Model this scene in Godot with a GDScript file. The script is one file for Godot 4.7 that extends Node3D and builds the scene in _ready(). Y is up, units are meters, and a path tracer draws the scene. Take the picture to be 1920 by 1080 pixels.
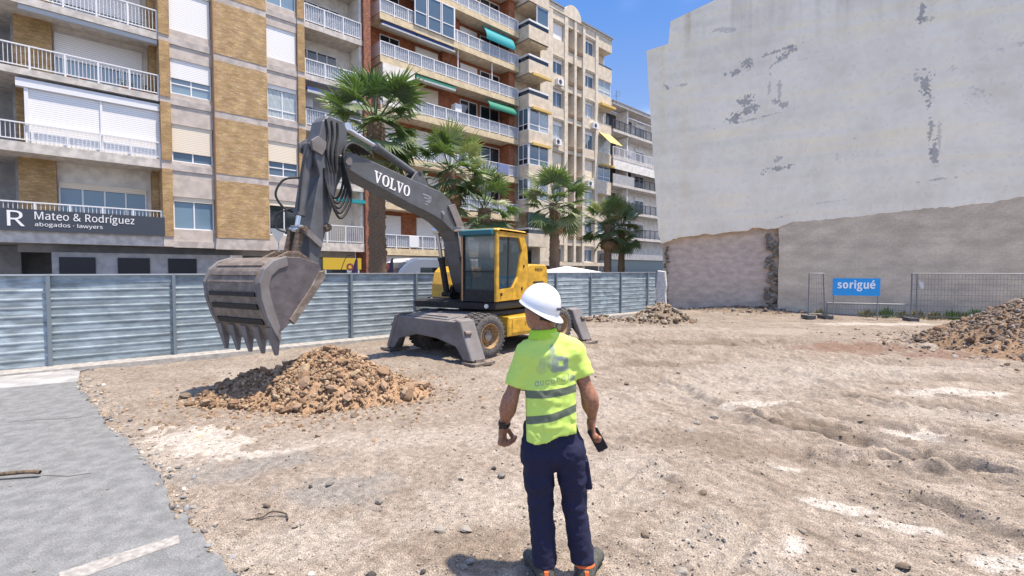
extends Node3D
# A demolition plot in a seaside street: wheeled excavator, worker, sheet fence, apartment blocks.
# World: x to the right of the plot, -z away from the viewer. d below means distance = -z.

var rng := RandomNumberGenerator.new()
var used := {}
var texs := {}
var M := {}
var n1 := FastNoiseLite.new()
var n2 := FastNoiseLite.new()
var n3 := FastNoiseLite.new()

class MB:
	var st := SurfaceTool.new()
	func _init():
		st.begin(Mesh.PRIMITIVE_TRIANGLES)
		st.set_smooth_group(-1)
	func smooth(k: int): st.set_smooth_group(k)
	func flat(): st.set_smooth_group(-1)
	func tri(a: Vector3, b: Vector3, c: Vector3):
		st.add_vertex(a); st.add_vertex(b); st.add_vertex(c)
	func trin(a: Vector3, b: Vector3, c: Vector3, n: Vector3):
		if (b - a).cross(c - a).dot(n) > 0.0: tri(a, c, b)
		else: tri(a, b, c)
	func quad(a: Vector3, b: Vector3, c: Vector3, d: Vector3):
		tri(a, b, c); tri(a, c, d)
	func quadn(a: Vector3, b: Vector3, c: Vector3, d: Vector3, n: Vector3):
		if (b - a).cross(c - a).dot(n) > 0.0: quad(a, d, c, b)
		else: quad(a, b, c, d)
	func hexa(p: Array):   # 8 corners: bottom ring 0-3, top ring 4-7
		var c := Vector3.ZERO
		for v in p: c += v / 8.0
		for f in [[0, 1, 2, 3], [4, 5, 6, 7], [0, 1, 5, 4], [1, 2, 6, 5], [2, 3, 7, 6], [3, 0, 4, 7]]:
			var m: Vector3 = (p[f[0]] + p[f[1]] + p[f[2]] + p[f[3]]) / 4.0
			quadn(p[f[0]], p[f[1]], p[f[2]], p[f[3]], m - c)
	func box(a: Vector3, b: Vector3):
		hexa([Vector3(a.x, a.y, a.z), Vector3(b.x, a.y, a.z), Vector3(b.x, a.y, b.z), Vector3(a.x, a.y, b.z), Vector3(a.x, b.y, a.z), Vector3(b.x, b.y, a.z), Vector3(b.x, b.y, b.z), Vector3(a.x, b.y, b.z)])
	func fbox(o: Vector3, ax: Vector3, ay: Vector3, az: Vector3, lo: Vector3, hi: Vector3):   # a box in a frame of its own
		var q := []
		for k in [[0, 0, 0], [1, 0, 0], [1, 0, 1], [0, 0, 1], [0, 1, 0], [1, 1, 0], [1, 1, 1], [0, 1, 1]]:
			q.append(o + ax * (hi.x if k[0] else lo.x) + ay * (hi.y if k[1] else lo.y) + az * (hi.z if k[2] else lo.z))
		hexa(q)
	func bar(a: Vector3, b: Vector3, w: float, t: float, side: Vector3):
		var up := (b - a).cross(side).normalized()
		var s := side.normalized()
		fbox(a, (b - a), s, up, Vector3(0, -w / 2, -t / 2), Vector3(1, w / 2, t / 2))
	static func inset(p: PackedVector2Array, c: float) -> PackedVector2Array:
		var out := PackedVector2Array()
		var n := p.size()
		for i in n:
			var a := p[(i + n - 1) % n]; var b := p[i]; var d := p[(i + 1) % n]
			var e0 := (b - a).normalized(); var e1 := (d - b).normalized()
			var m := (Vector2(-e0.y, e0.x) + Vector2(-e1.y, e1.x))
			var l := maxf(m.length_squared() / 2.0, 0.35)
			out.append(b + m / l * c)
		return out
	func prism(pts, o: Vector3, ax: Vector3, ay: Vector3, az: Vector3, z0: float, z1: float, c := 0.0):
		var p := PackedVector2Array(pts)
		if Geometry2D.is_polygon_clockwise(p): p.reverse()
		var q := p if c == 0.0 else inset(p, c)
		var tr := Geometry2D.triangulate_polygon(q)
		var n := p.size()
		for s in [[z0, -1.0], [z1, 1.0]]:
			for i in range(0, tr.size(), 3):
				var a := q[tr[i]]; var b := q[tr[i + 1]]; var d := q[tr[i + 2]]
				trin(o + ax * a.x + ay * a.y + az * s[0], o + ax * b.x + ay * b.y + az * s[0], o + ax * d.x + ay * d.y + az * s[0], az * s[1])
		for i in n:
			var j := (i + 1) % n
			var e := p[j] - p[i]
			var nn := ax * e.y - ay * e.x
			var a0 := o + ax * p[i].x + ay * p[i].y; var b0 := o + ax * p[j].x + ay * p[j].y
			if c == 0.0:
				quadn(a0 + az * z0, b0 + az * z0, b0 + az * z1, a0 + az * z1, nn)
			else:
				var a1 := o + ax * q[i].x + ay * q[i].y; var b1 := o + ax * q[j].x + ay * q[j].y
				quadn(a0 + az * (z0 + c), b0 + az * (z0 + c), b0 + az * (z1 - c), a0 + az * (z1 - c), nn)
				quadn(a0 + az * (z1 - c), b0 + az * (z1 - c), b1 + az * z1, a1 + az * z1, nn + az)
				quadn(a0 + az * (z0 + c), b0 + az * (z0 + c), b1 + az * z0, a1 + az * z0, nn - az)
	func tube(a: Vector3, b: Vector3, ra: float, rb: float, n := 12, caps := true):
		var d := (b - a).normalized()
		var u := d.cross(Vector3.UP if absf(d.y) < 0.9 else Vector3.RIGHT).normalized()
		var v := d.cross(u)
		for i in n:
			var t0 := TAU * i / n; var t1 := TAU * (i + 1) / n
			var e0 := u * cos(t0) + v * sin(t0); var e1 := u * cos(t1) + v * sin(t1)
			smooth(1)
			quadn(a + e0 * ra, a + e1 * ra, b + e1 * rb, b + e0 * rb, e0 + e1)
			flat()
			if caps:
				trin(a, a + e0 * ra, a + e1 * ra, -d); trin(b, b + e0 * rb, b + e1 * rb, d)
	func path(pts: Array, r: float, n := 8):
		var cv := []
		for i in pts.size() - 1:
			var p0: Vector3 = pts[maxi(i - 1, 0)]; var p1: Vector3 = pts[i]; var p2: Vector3 = pts[i + 1]; var p3: Vector3 = pts[mini(i + 2, pts.size() - 1)]
			for k in 6: cv.append(p1.cubic_interpolate(p2, p0, p3, k / 6.0))
		cv.append(pts[-1])
		for i in cv.size() - 1: tube(cv[i], cv[i + 1], r, r, n, false)
	func lathe(o: Vector3, ax: Vector3, prof: Array, n := 24):   # prof: [distance along ax, radius]
		var d := ax.normalized()
		var u := d.cross(Vector3.UP if absf(d.y) < 0.9 else Vector3.RIGHT).normalized()
		var v := d.cross(u)
		for i in n:
			var t0 := TAU * i / n; var t1 := TAU * (i + 1) / n
			var e0 := u * cos(t0) + v * sin(t0); var e1 := u * cos(t1) + v * sin(t1)
			for k in prof.size() - 1:
				var p = prof[k]; var q = prof[k + 1]
				var nn: Vector3 = (e0 + e1) * (q[0] - p[0]) - d * 2.0 * (q[1] - p[1])
				quadn(o + d * p[0] + e0 * p[1], o + d * p[0] + e1 * p[1], o + d * q[0] + e1 * q[1], o + d * q[0] + e0 * q[1], nn)
	func mesh() -> ArrayMesh:
		st.generate_normals()
		return st.commit()

# ---------------------------------------------------------------- nodes
func num(parent: Node, nm: String) -> String:
	var key := str(parent.get_instance_id()) + nm
	var k: int = used.get(key, -1) + 1
	used[key] = k
	return nm if k == 0 else "%s_%03d" % [nm, k]

func tag(o: Node, label := "", category := "", group := "", kind := ""):
	if label: o.set_meta("label", label)
	if category: o.set_meta("category", category)
	if group: o.set_meta("group", group)
	if kind: o.set_meta("kind", kind)
	return o

func thing(nm: String, label: String, category: String, at := Vector3.ZERO, group := "") -> Node3D:
	var o := Node3D.new()
	o.name = num(self, nm)
	add_child(o)
	o.position = at
	tag(o, label, category, group)
	return o

func part(nm: String, me: Mesh, m: Material, parent: Node = self, at := Transform3D.IDENTITY) -> MeshInstance3D:
	var o := MeshInstance3D.new()
	o.name = num(parent, nm)
	o.mesh = me
	o.material_override = m
	o.transform = at
	parent.add_child(o)
	return o

func bx(nm: String, m: Material, parent: Node, u0: float, u1: float, h0: float, h1: float, e0: float, e1: float) -> MeshInstance3D:
	var b := MB.new()
	b.box(Vector3(u0, h0, e0), Vector3(u1, h1, e1))
	return part(nm, b.mesh(), m, parent)

# ---------------------------------------------------------------- materials (linear base colours)
func mat(r: float, g: float, b: float, rough := 0.8, metal := 0.0) -> StandardMaterial3D:
	var m := StandardMaterial3D.new()
	m.albedo_color = Color(r, g, b).linear_to_srgb()
	m.roughness = rough
	m.metallic = metal
	return m

func ntex(sd: int, freq: float, lo: Color, hi: Color, normal := 0.0, octs := 5, typ := FastNoiseLite.TYPE_SIMPLEX_SMOOTH, mid := -1.0) -> NoiseTexture2D:
	var key := str([sd, freq, lo, hi, normal, octs, typ, mid])
	if texs.has(key): return texs[key]
	var f := FastNoiseLite.new()
	f.seed = sd; f.noise_type = typ; f.frequency = freq; f.fractal_octaves = octs; f.fractal_gain = 0.55
	if typ == FastNoiseLite.TYPE_CELLULAR: f.cellular_return_type = FastNoiseLite.RETURN_DISTANCE
	var t := NoiseTexture2D.new()
	t.width = 512; t.height = 512; t.seamless = true; t.noise = f
	if normal > 0.0:
		t.as_normal_map = true; t.bump_strength = normal
	else:
		var g := Gradient.new()
		g.set_color(0, lo); g.set_color(1, hi)
		g.set_offset(0, 0.22 if mid < 0.0 else mid); g.set_offset(1, 0.78 if mid < 0.0 else mid + 0.16)
		t.color_ramp = g
	texs[key] = t
	return t

func grain(m: StandardMaterial3D, sd: int, freq: float, lo: float, scale: Vector3, bump := 0.0, world := false, tint := Color(1, 1, 1)) -> StandardMaterial3D:
	m.uv1_triplanar = true
	m.uv1_world_triplanar = world
	m.uv1_scale = scale
	var q := snappedf(lo, 0.05)
	var warm := 1.0 if tint.b > 0.96 else 0.93
	m.albedo_texture = ntex(3 + sd % 4, snappedf(freq, 0.01) if freq >= 0.01 else freq, Color(q, q * (0.5 + warm * 0.5), q * warm), Color(1, 1, 1))
	if bump > 0.0:
		m.normal_enabled = true
		m.normal_texture = ntex(10 + sd % 2, 0.02 if freq < 0.02 else 0.05, Color.BLACK, Color.WHITE, 6.0)
		m.normal_scale = bump
	return m

func make_materials():
	var V := Vector3.ONE
	M.brick = bricks(mat(0.62, 0.455, 0.26, 0.9))
	M.brick_pier = bricks(mat(0.58, 0.415, 0.22, 0.9))
	M.render = grain(mat(0.56, 0.50, 0.45, 0.9), 5, 0.01, 0.9, V * 0.3)
	M.band = grain(mat(0.54, 0.49, 0.455, 0.9), 6, 0.01, 0.85, V * 0.35)
	M.plaster = grain(mat(0.80, 0.77, 0.72, 0.85), 7, 0.01, 0.9, V * 0.3)
	M.slab = grain(mat(0.64, 0.60, 0.555, 0.85), 8, 0.01, 0.85, V * 0.4)
	M.white = mat(0.74, 0.75, 0.77, 0.5)
	M.rail = mat(0.72, 0.73, 0.75, 0.45)
	M.shut = stripes(mat(0.82, 0.82, 0.82, 0.6), 12.0)
	M.shut_beige = stripes(mat(0.78, 0.70, 0.57, 0.65), 12.0)
	M.glass = mat(0.10, 0.15, 0.20, 0.06); M.glass.metallic_specular = 0.9
	M.glass_dark = mat(0.02, 0.025, 0.035, 0.08); M.glass_dark.metallic_specular = 0.7
	M.glass_blue = mat(0.16, 0.25, 0.33, 0.08); M.glass_blue.metallic_specular = 0.8
	M.curtain = grain(mat(0.50, 0.58, 0.62, 0.12), 9, 0.02, 0.75, Vector3(2.5, 0.2, 2.5))
	M.panel = grain(mat(0.42, 0.47, 0.54, 0.35), 10, 0.02, 0.7, Vector3(1.4, 0.5, 1.4))
	M.dark = mat(0.012, 0.012, 0.014, 0.7)
	M.signgrey = mat(0.045, 0.055, 0.075, 0.5)
	M.ink = mat(0.78, 0.78, 0.80, 0.5)
	M.redbrick = bricks(mat(0.46, 0.185, 0.10, 0.9))
	M.redpier = grain(mat(0.36, 0.15, 0.09, 0.85), 12, 0.015, 0.7, V * 0.6, 0.3)
	M.cream = grain(mat(0.66, 0.555, 0.37, 0.85), 13, 0.01, 0.88, V * 0.4)
	M.soffit = grain(mat(0.66, 0.58, 0.455, 0.9), 14, 0.01, 0.9, V * 0.4)
	M.cblock = grain(mat(0.66, 0.575, 0.455, 0.88), 15, 0.01, 0.9, V * 0.3)
	M.cpil = grain(mat(0.70, 0.625, 0.505, 0.88), 16, 0.01, 0.9, V * 0.3)
	M.roofedge = mat(0.22, 0.21, 0.21, 0.8)
	M.yawn = grain(mat(0.70, 0.50, 0.16, 0.8), 17, 0.02, 0.85, V)
	M.teal = mat(0.01, 0.26, 0.30, 0.75)
	M.green = mat(0.02, 0.20, 0.13, 0.75)
	M.blueawn = mat(0.03, 0.06, 0.22, 0.75)
	M.awnbar = mat(0.45, 0.47, 0.48, 0.5)
	M.greywall = grain(mat(0.40, 0.40, 0.41, 0.85), 18, 0.01, 0.9, V * 0.4)
	M.darkrail = mat(0.05, 0.05, 0.06, 0.5)
	M.potred = mat(0.30, 0.09, 0.04, 0.85)
	M.leaf = mat(0.03, 0.08, 0.025, 0.7)

var brick_tex: ImageTexture
func bricks(m: StandardMaterial3D) -> StandardMaterial3D:   # courses too fine to tell apart at this distance
	if brick_tex == null:
		var r := RandomNumberGenerator.new(); r.seed = 91
		var im := Image.create(512, 512, true, Image.FORMAT_RGB8)
		for c in 48:
			var y0 := int(c * 512.0 / 48.0); var y1 := int((c + 1) * 512.0 / 48.0)
			var x := -r.randi() % 21
			while x < 512:
				var k := r.randf_range(0.82, 1.0)
				im.fill_rect(Rect2i(x, y0, 21, y1 - y0), Color(k, k * r.randf_range(0.95, 1.0), k * r.randf_range(0.88, 1.0)))
				im.fill_rect(Rect2i(x, y0, 2, y1 - y0), Color(0.80, 0.79, 0.78))
				x += 21
			im.fill_rect(Rect2i(0, y0, 512, 2), Color(0.78, 0.77, 0.76))
		im.generate_mipmaps()
		brick_tex = ImageTexture.create_from_image(im)
	m.albedo_texture = brick_tex
	m.uv1_triplanar = true
	m.uv1_scale = Vector3(1.0 / 6.0, 1.0 / 3.0, 1.0 / 6.0)
	m.detail_enabled = true
	m.detail_blend_mode = BaseMaterial3D.BLEND_MODE_MUL
	m.detail_albedo = ntex(3, 0.01, Color(0.88, 0.87, 0.85), Color(1, 1, 1))
	m.detail_uv_layer = BaseMaterial3D.DETAIL_UV_2
	m.uv2_triplanar = true; m.uv2_scale = Vector3(0.22, 0.3, 0.22)
	return m

var stripe_tex: ImageTexture
func stripes(m: StandardMaterial3D, per_m: float) -> StandardMaterial3D:   # the fine slats of roller blinds
	if stripe_tex == null:
		var im := Image.create(4, 64, true, Image.FORMAT_RGB8)
		for y in 64:
			var t := fmod(y / 16.0, 1.0)
			var k := 0.80 if t < 0.16 else 1.0
			for x in 4: im.set_pixel(x, y, Color(k, k, k))
		im.generate_mipmaps()
		stripe_tex = ImageTexture.create_from_image(im)
	m.albedo_texture = stripe_tex
	m.uv1_triplanar = true
	m.uv1_scale = Vector3(1, per_m / 4.0, 1)
	return m

var font_sans: SystemFont
var font_serif: SystemFont
func lettering(nm: String, s: String, m: Material, parent: Node, o: Vector3, ax: Vector3, ay: Vector3, width: float, height: float, bold := 500, serif := false, depth := 0.012) -> MeshInstance3D:
	# flat letters whose lower-left corner stands at o, along ax and ay
	var f := SystemFont.new()
	f.font_names = PackedStringArray(["Droid Serif" if serif else "Droid Sans"])
	f.font_weight = bold
	var t := TextMesh.new()
	t.text = s; t.font = f; t.font_size = 48; t.pixel_size = 0.01; t.depth = 0.02; t.curve_step = 1.0
	t.horizontal_alignment = HORIZONTAL_ALIGNMENT_LEFT
	var bb := t.get_aabb()
	var sx := width / maxf(bb.size.x, 0.001); var sy := height / maxf(bb.size.y, 0.001)
	var az := ax.cross(ay).normalized()
	var b := Basis(ax * sx, ay * sy, az * (depth / 0.02))
	var xf := Transform3D(b, o - b * Vector3(bb.position.x, bb.position.y, bb.position.z))
	return part(nm, t, m, parent, xf)

# ---------------------------------------------------------------- ground
const RUTS := [[2.5, 8.2, 3.1, 6.0, 0.16, 0.05], [3.1, 6.0, 4.6, 4.25, 0.15, 0.06], [3.35, 6.1, 4.9, 4.45, 0.12, 0.04], [3.7, 6.3, 6.2, 4.7, 0.14, 0.04], [3.3, 4.95, 4.8, 4.35, 0.09, 0.05], [3.0, 4.9, 5.0, 4.0, 0.08, 0.04], [3.39, 3.8, 3.6, 2.9, 0.13, 0.05], [4.2, 7.4, 7.6, 5.9, 0.2, 0.05], [3.6, 8.3, 8.4, 6.6, 0.2, 0.04], [1.8, 9.6, 8.5, 8.0, 0.25, 0.05], [2.6, 11.0, 9.0, 9.4, 0.3, 0.06], [1.5, 12.6, 7.4, 12.0, 0.3, 0.06], [1.2, 4.6, 0.5, 3.9, 0.1, 0.03], [1.9, 3.6, 1.2, 2.9, 0.1, 0.03], [6.0, 12.8, 11.0, 11.2, 0.35, 0.08], [-1.2, 5.0, 1.4, 5.6, 0.18, 0.02], [5.0, 7.0, 9.0, 5.0, 0.16, 0.05]]

func seg_d(p: Vector2, a: Vector2, b: Vector2) -> float:
	var ab := b - a
	var t := clampf((p - a).dot(ab) / ab.length_squared(), 0.0, 1.0)
	return p.distance_to(a + ab * t)

func gh(x: float, d: float) -> float:   # height of the dirt
	var h := n1.get_noise_2d(x * 0.45, d * 0.45) * 0.05 + n2.get_noise_2d(x * 3.2, d * 3.2) * 0.020 + n3.get_noise_2d(x * 13.0, d * 13.0) * 0.014
	if x > 0.2 and d < 13.5:
		var p := Vector2(x + n2.get_noise_2d(x * 1.3 + 40.0, d * 1.3) * 0.16, d + n2.get_noise_2d(x * 1.3, d * 1.3 + 70.0) * 0.16)
		for r in RUTS:
			var q = seg_d(p, Vector2(r[0], r[1]), Vector2(r[2], r[3])) / r[4]
			if q < 2.4:
				h -= r[5] * 1.5 * exp(-q * q * 1.6) - r[5] * 0.95 * exp(-(q - 1.35) * (q - 1.35) * 6.0)
	if x > -0.5 and d < 15.0:   # tyre-scraped ridges
		var t := x * 0.66 - d * 0.75; var v := x * 0.75 + d * 0.66
		var k := smoothstep(-0.15, 0.35, n1.get_noise_2d(x * 0.5 + 90.0, d * 0.5)) * smoothstep(-0.5, 1.2, x)
		if k > 0.0: h += k * ((0.5 - absf(n2.get_noise_2d(t * 0.6 + 3.0, v * 4.0))) * 0.085 + n3.get_noise_2d(t * 1.5, v * 13.0) * 0.028)
	return h

const PATCHES := [
	[0.2, 4.0, 1.3, 0.55, 0.35, 4], [-1.0, 5.4, 1.4, 0.4, 0.1, 4], [3.8, 7.9, 1.8, 0.5, 0.15, 4], [6.0, 6.1, 1.3, 0.4, -0.3, 4], [-3.6, 4.9, 0.9, 0.5, -0.6, 4], [1.4, 3.3, 0.5, 0.35, 0.4, 4], [7.5, 9.0, 2.0, 0.6, 0.1, 4], [0.6, 11.2, 2.2, 0.5, 0.1, 4], [4.2, 15.6, 2.6, 0.5, 0.0, 4], [-1.6, 3.2, 0.6, 0.3, 0.3, 4],   # x, d, half width, half depth, turn, kind (0 chalk, 1 red earth, 2 grey gravel, 3 brown soil, 4 pale dust)
	[4.72, 5.46, 0.36, 0.17, 0.1, 0], [2.62, 4.56, 0.22, 0.07, 0.0, 0], [1.15, 4.6, 0.4, 0.5, 0.5, 4], [-3.5, 5.3, 0.75, 0.32, -0.5, 0], [-2.6, 4.95, 0.5, 0.1, 0.35, 0],
	[2.9, 7.2, 1.3, 0.42, 0.1, 4], [3.5, 6.75, 0.6, 0.18, 0.2, 0], [6.8, 7.3, 0.9, 0.28, 0.0, 0], [2.62, 3.86, 0.3, 0.1, -0.5, 0], [1.98, 3.3, 0.14, 0.09, 0.6, 0], [2.9, 3.5, 0.26, 0.07, -0.4, 0], [3.2, 3.05, 0.2, 0.1, 0.0, 0],
	[-1.9, 5.2, 0.6, 0.25, 0.1, 4], [8.4, 11.6, 1.5, 0.8, 0.15, 1], [9.6, 10.6, 0.9, 0.5, 0.0, 1], [-2.55, 4.6, 0.75, 0.28, 0.3, 2], [-1.5, 4.1, 0.5, 0.3, 0.2, 2], [-1.3, 3.5, 0.35, 0.18, 0.2, 4],
	[13.0, 17.0, 2.4, 0.35, 0.0, 0], [10.0, 17.3, 1.2, 0.3, 0.0, 4], [5.6, 5.2, 0.5, 0.3, 0.2, 3], [3.6, 5.7, 0.6, 0.3, -0.6, 3], [5.0, 9.0, 2.5, 1.0, 0.1, 4], [1.0, 6.5, 1.2, 0.8, 0.2, 4], [4.6, 12.4, 2.5, 0.6, 0.1, 3],
	[2.2, 5.2, 0.9, 0.5, -0.4, 3], [2.9, 9.6, 1.6, 0.3, 0.15, 3], [0.4, 8.6, 1.0, 0.5, 0.0, 4], [-0.3, 3.2, 0.5, 0.3, 0.3, 3], [-4.6, 8.4, 1.4, 0.5, -0.6, 4], [-0.6, 2.5, 0.5, 0.3, 0.3, 2], [1.7, 2.6, 0.6, 0.3, 0.0, 2], [6.5, 4.0, 0.8, 0.4, 0.3, 4], [2.0, 14.5, 2.0, 0.7, 0.2, 4], [8.0, 15.0, 2.0, 0.8, 0.0, 4]]
const PCOL := [Color(0.74, 0.70, 0.64), Color(0.29, 0.175, 0.125), Color(0.35, 0.335, 0.315), Color(0.30, 0.24, 0.185), Color(0.54, 0.49, 0.43)]

func gcol(x: float, d: float) -> Color:
	var a := n1.get_noise_2d(x * 0.9 + 11.0, d * 0.9) * 0.5 + 0.5
	var b := n2.get_noise_2d(x * 4.0, d * 4.0 + 31.0) * 0.5 + 0.5
	var c := Color(0.335, 0.275, 0.220).lerp(Color(0.525, 0.465, 0.40), clampf(a * 0.9 + (b - 0.5) * 0.9, 0, 1))
	if x > -1.5:   # scraped along the machine's tracks
		var sx := x * 0.66 - d * 0.75; var sv := x * 0.75 + d * 0.66
		var sk := n2.get_noise_2d(sx * 0.9, sv * 6.0) * 0.7 + n3.get_noise_2d(sx * 1.6, sv * 17.0) * 0.5
		c = c * (1.0 + clampf(sk, -0.8, 0.8) * 0.42 * smoothstep(-1.5, 1.5, x))
	var wx := n2.get_noise_2d(x * 2.1, d * 2.1 + 9.0) * 0.35 + n3.get_noise_2d(x * 6.0, d * 6.0) * 0.18
	for p in PATCHES:
		var dx: float = x - p[0]; var dd: float = d - p[1]
		if absf(dx) > p[2] * 2.0 + 0.6 or absf(dd) > p[3] * 2.0 + 0.9: continue
		var cs := cos(p[4]); var sn := sin(p[4])
		var u: float = (dx * cs + dd * sn) / p[2]; var v: float = (-dx * sn + dd * cs) / p[3]
		var q := sqrt(u * u + v * v) + wx * 1.9
		var soft := 0.16 if p[5] == 0 else 0.6
		var k := clampf((1.0 - q) / soft + 0.3, 0.0, 1.0) * (0.85 if p[5] != 4 else 0.7)
		if k > 0.0: c = c.lerp(PCOL[p[5]], k)
	var e := n3.get_noise_2d(x * 9.0, d * 9.0 + 55.0) * 0.5 + 0.5
	return c * (0.76 + 0.42 * e)

func make_ground():
	var base := MB.new()
	base.quad(Vector3(-300, -0.09, 300), Vector3(-300, -0.09, -300), Vector3(300, -0.09, -300), Vector3(300, -0.09, 300))
	var road := grain(mat(0.12, 0.12, 0.125, 0.9), 21, 0.02, 0.7, Vector3.ONE * 0.4, 0.3, true)
	tag(part("street_ground", base.mesh(), road), "grey asphalt ground of the street around the plot", "ground", "", "structure")
	# dirt sheet: finer rows near the viewer's end of the plot
	var xs := PackedFloat32Array(); var ds := PackedFloat32Array()
	var x := -12.5
	while x < 27.0:
		xs.append(x); x += 0.04 if x > -5.5 and x < 7.0 else (0.08 if x < 14.0 else 0.14)
	var d := -3.0
	while d < 28.0:
		ds.append(d); d += 0.12 if d < 1.2 else maxf(0.03, d * 0.0115)
	var nx := xs.size(); var nd := ds.size()
	var vs := PackedVector3Array(); vs.resize(nx * nd)
	var ns := PackedVector3Array(); ns.resize(nx * nd)
	var cs := PackedColorArray(); cs.resize(nx * nd)
	for j in nd:
		for i in nx:
			var k := j * nx + i
			vs[k] = Vector3(xs[i], gh(xs[i], ds[j]), -ds[j])
			cs[k] = gcol(xs[i], ds[j])
	var idx := PackedInt32Array(); idx.resize((nx - 1) * (nd - 1) * 6)
	var w := 0
	for j in nd:
		for i in nx:
			var i0 := maxi(i - 1, 0); var i1 := mini(i + 1, nx - 1); var j0 := maxi(j - 1, 0); var j1 := mini(j + 1, nd - 1)
			var hx := (vs[j * nx + i1].y - vs[j * nx + i0].y) / (xs[i1] - xs[i0]); var hd := (vs[j1 * nx + i].y - vs[j0 * nx + i].y) / (ds[j1] - ds[j0])
			ns[j * nx + i] = Vector3(-hx, 1.0, hd).normalized()
			if i < nx - 1 and j < nd - 1:
				var a := j * nx + i
				idx[w] = a; idx[w + 1] = a + nx; idx[w + 2] = a + 1; idx[w + 3] = a + 1; idx[w + 4] = a + nx; idx[w + 5] = a + nx + 1
				w += 6
	var ar := []
	ar.resize(Mesh.ARRAY_MAX)
	ar[Mesh.ARRAY_VERTEX] = vs; ar[Mesh.ARRAY_NORMAL] = ns; ar[Mesh.ARRAY_COLOR] = cs; ar[Mesh.ARRAY_INDEX] = idx
	var am := ArrayMesh.new()
	am.add_surface_from_arrays(Mesh.PRIMITIVE_TRIANGLES, ar)
	var m := StandardMaterial3D.new()
	m.roughness = 0.95
	m.vertex_color_use_as_albedo = true
	grain(m, 22, 0.03, 0.80, Vector3.ONE * 0.7, 0.4, true)
	m.detail_enabled = true
	m.detail_blend_mode = BaseMaterial3D.BLEND_MODE_MUL
	m.detail_albedo = ntex(6, 0.05, Color(0.58, 0.56, 0.54), Color(1, 1, 1))
	m.detail_uv_layer = BaseMaterial3D.DETAIL_UV_2
	m.uv2_triplanar = true; m.uv2_world_triplanar = true; m.uv2_scale = Vector3.ONE * 2.7
	tag(part("dirt_ground", am, m), "bare trampled tan earth of the cleared plot with chalky patches and wheel ruts", "ground", "", "structure")
	# asphalt slab left of the dug ground
	var pts := PackedVector2Array()
	var edge := [Vector2(-8.05, 9.1), Vector2(-7.9, 8.5), Vector2(-6.2, 6.95), Vector2(-4.93, 5.77), Vector2(-4.2, 5.2), Vector2(-3.52, 4.52), Vector2(-3.0, 4.1), Vector2(-2.64, 3.71), Vector2(-2.2, 3.35), Vector2(-1.81, 2.94), Vector2(-1.3, 2.5), Vector2(-0.7, 1.6), Vector2(-0.4, 0.4), Vector2(-0.2, -2.6)]
	var line := PackedVector2Array()
	for i in edge.size() - 1:
		var seg: float = edge[i].distance_to(edge[i + 1])
		var k := maxi(1, int(seg / 0.06))
		for q in k:
			var p: Vector2 = edge[i].lerp(edge[i + 1], float(q) / k)
			var pn: Vector2 = (edge[i + 1] - edge[i]).orthogonal().normalized()
			line.append(p + pn * 0.8 * (n1.get_noise_2d(p.x * 0.8, p.y * 0.8) * 0.10 + n3.get_noise_2d(p.x * 5.0, p.y * 5.0) * 0.06 + rng.randf_range(-0.012, 0.012)))
	pts.append_array(line)
	edge_crumbs(line)
	pts.append(Vector2(-0.2, -2.6)); pts.append(Vector2(-14, -2.6)); pts.append(Vector2(-14, 4.8))
	var slab := MB.new()
	slab.prism(pts, Vector3.ZERO, Vector3(1, 0, 0), Vector3(0, 0, -1), Vector3.UP, -0.08, 0.045)
	var am2 := grain(mat(0.218, 0.23, 0.238, 0.9), 23, 0.02, 0.85, Vector3(0.5, 0.5, 0.5), 0.04, true)
	am2.detail_enabled = true
	am2.detail_blend_mode = BaseMaterial3D.BLEND_MODE_MUL
	am2.detail_albedo = ntex(5, 0.05, Color(0.80, 0.79, 0.78), Color(1, 1, 1))
	am2.detail_uv_layer = BaseMaterial3D.DETAIL_UV_2
	am2.uv2_triplanar = true; am2.uv2_world_triplanar = true; am2.uv2_scale = Vector3.ONE * 2.2
	var pav := part("asphalt_pavement", slab.mesh(), am2)
	tag(pav, "weathered pale grey asphalt slab with a broken edge beside the dug earth", "pavement", "", "structure")
	# painted line and the paler concrete apron, sheets lying on the slab
	var ln := MB.new()
	ln.prism([Vector2(-2.66, 2.76), Vector2(-2.26, 3.20), Vector2(-2.34, 3.30), Vector2(-2.78, 2.88)], Vector3.ZERO, Vector3(1, 0, 0), Vector3(0, 0, -1), Vector3.UP, 0.040, 0.049)
	part("painted_line", ln.mesh(), grain(mat(0.33, 0.32, 0.305, 0.9), 24, 0.03, 0.8, Vector3.ONE * 1.0, 0.0, true), pav)
	var ap := MB.new()
	ap.prism([Vector2(-7.93, 8.75), Vector2(-7.25, 7.95), Vector2(-8.2, 7.35), Vector2(-9.6, 7.1), Vector2(-10.6, 7.4), Vector2(-9.2, 8.35), Vector2(-8.5, 9.0)], Vector3.ZERO, Vector3(1, 0, 0), Vector3(0, 0, -1), Vector3.UP, 0.040, 0.050)
	part("concrete_apron", ap.mesh(), grain(mat(0.33, 0.33, 0.33, 0.9), 25, 0.01, 0.85, Vector3.ONE * 0.4, 0.1, true), pav)
	# cracks: real slivers of dark joint filler lying a few mm proud
	var cm := mat(0.09, 0.085, 0.08, 0.95)
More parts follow.
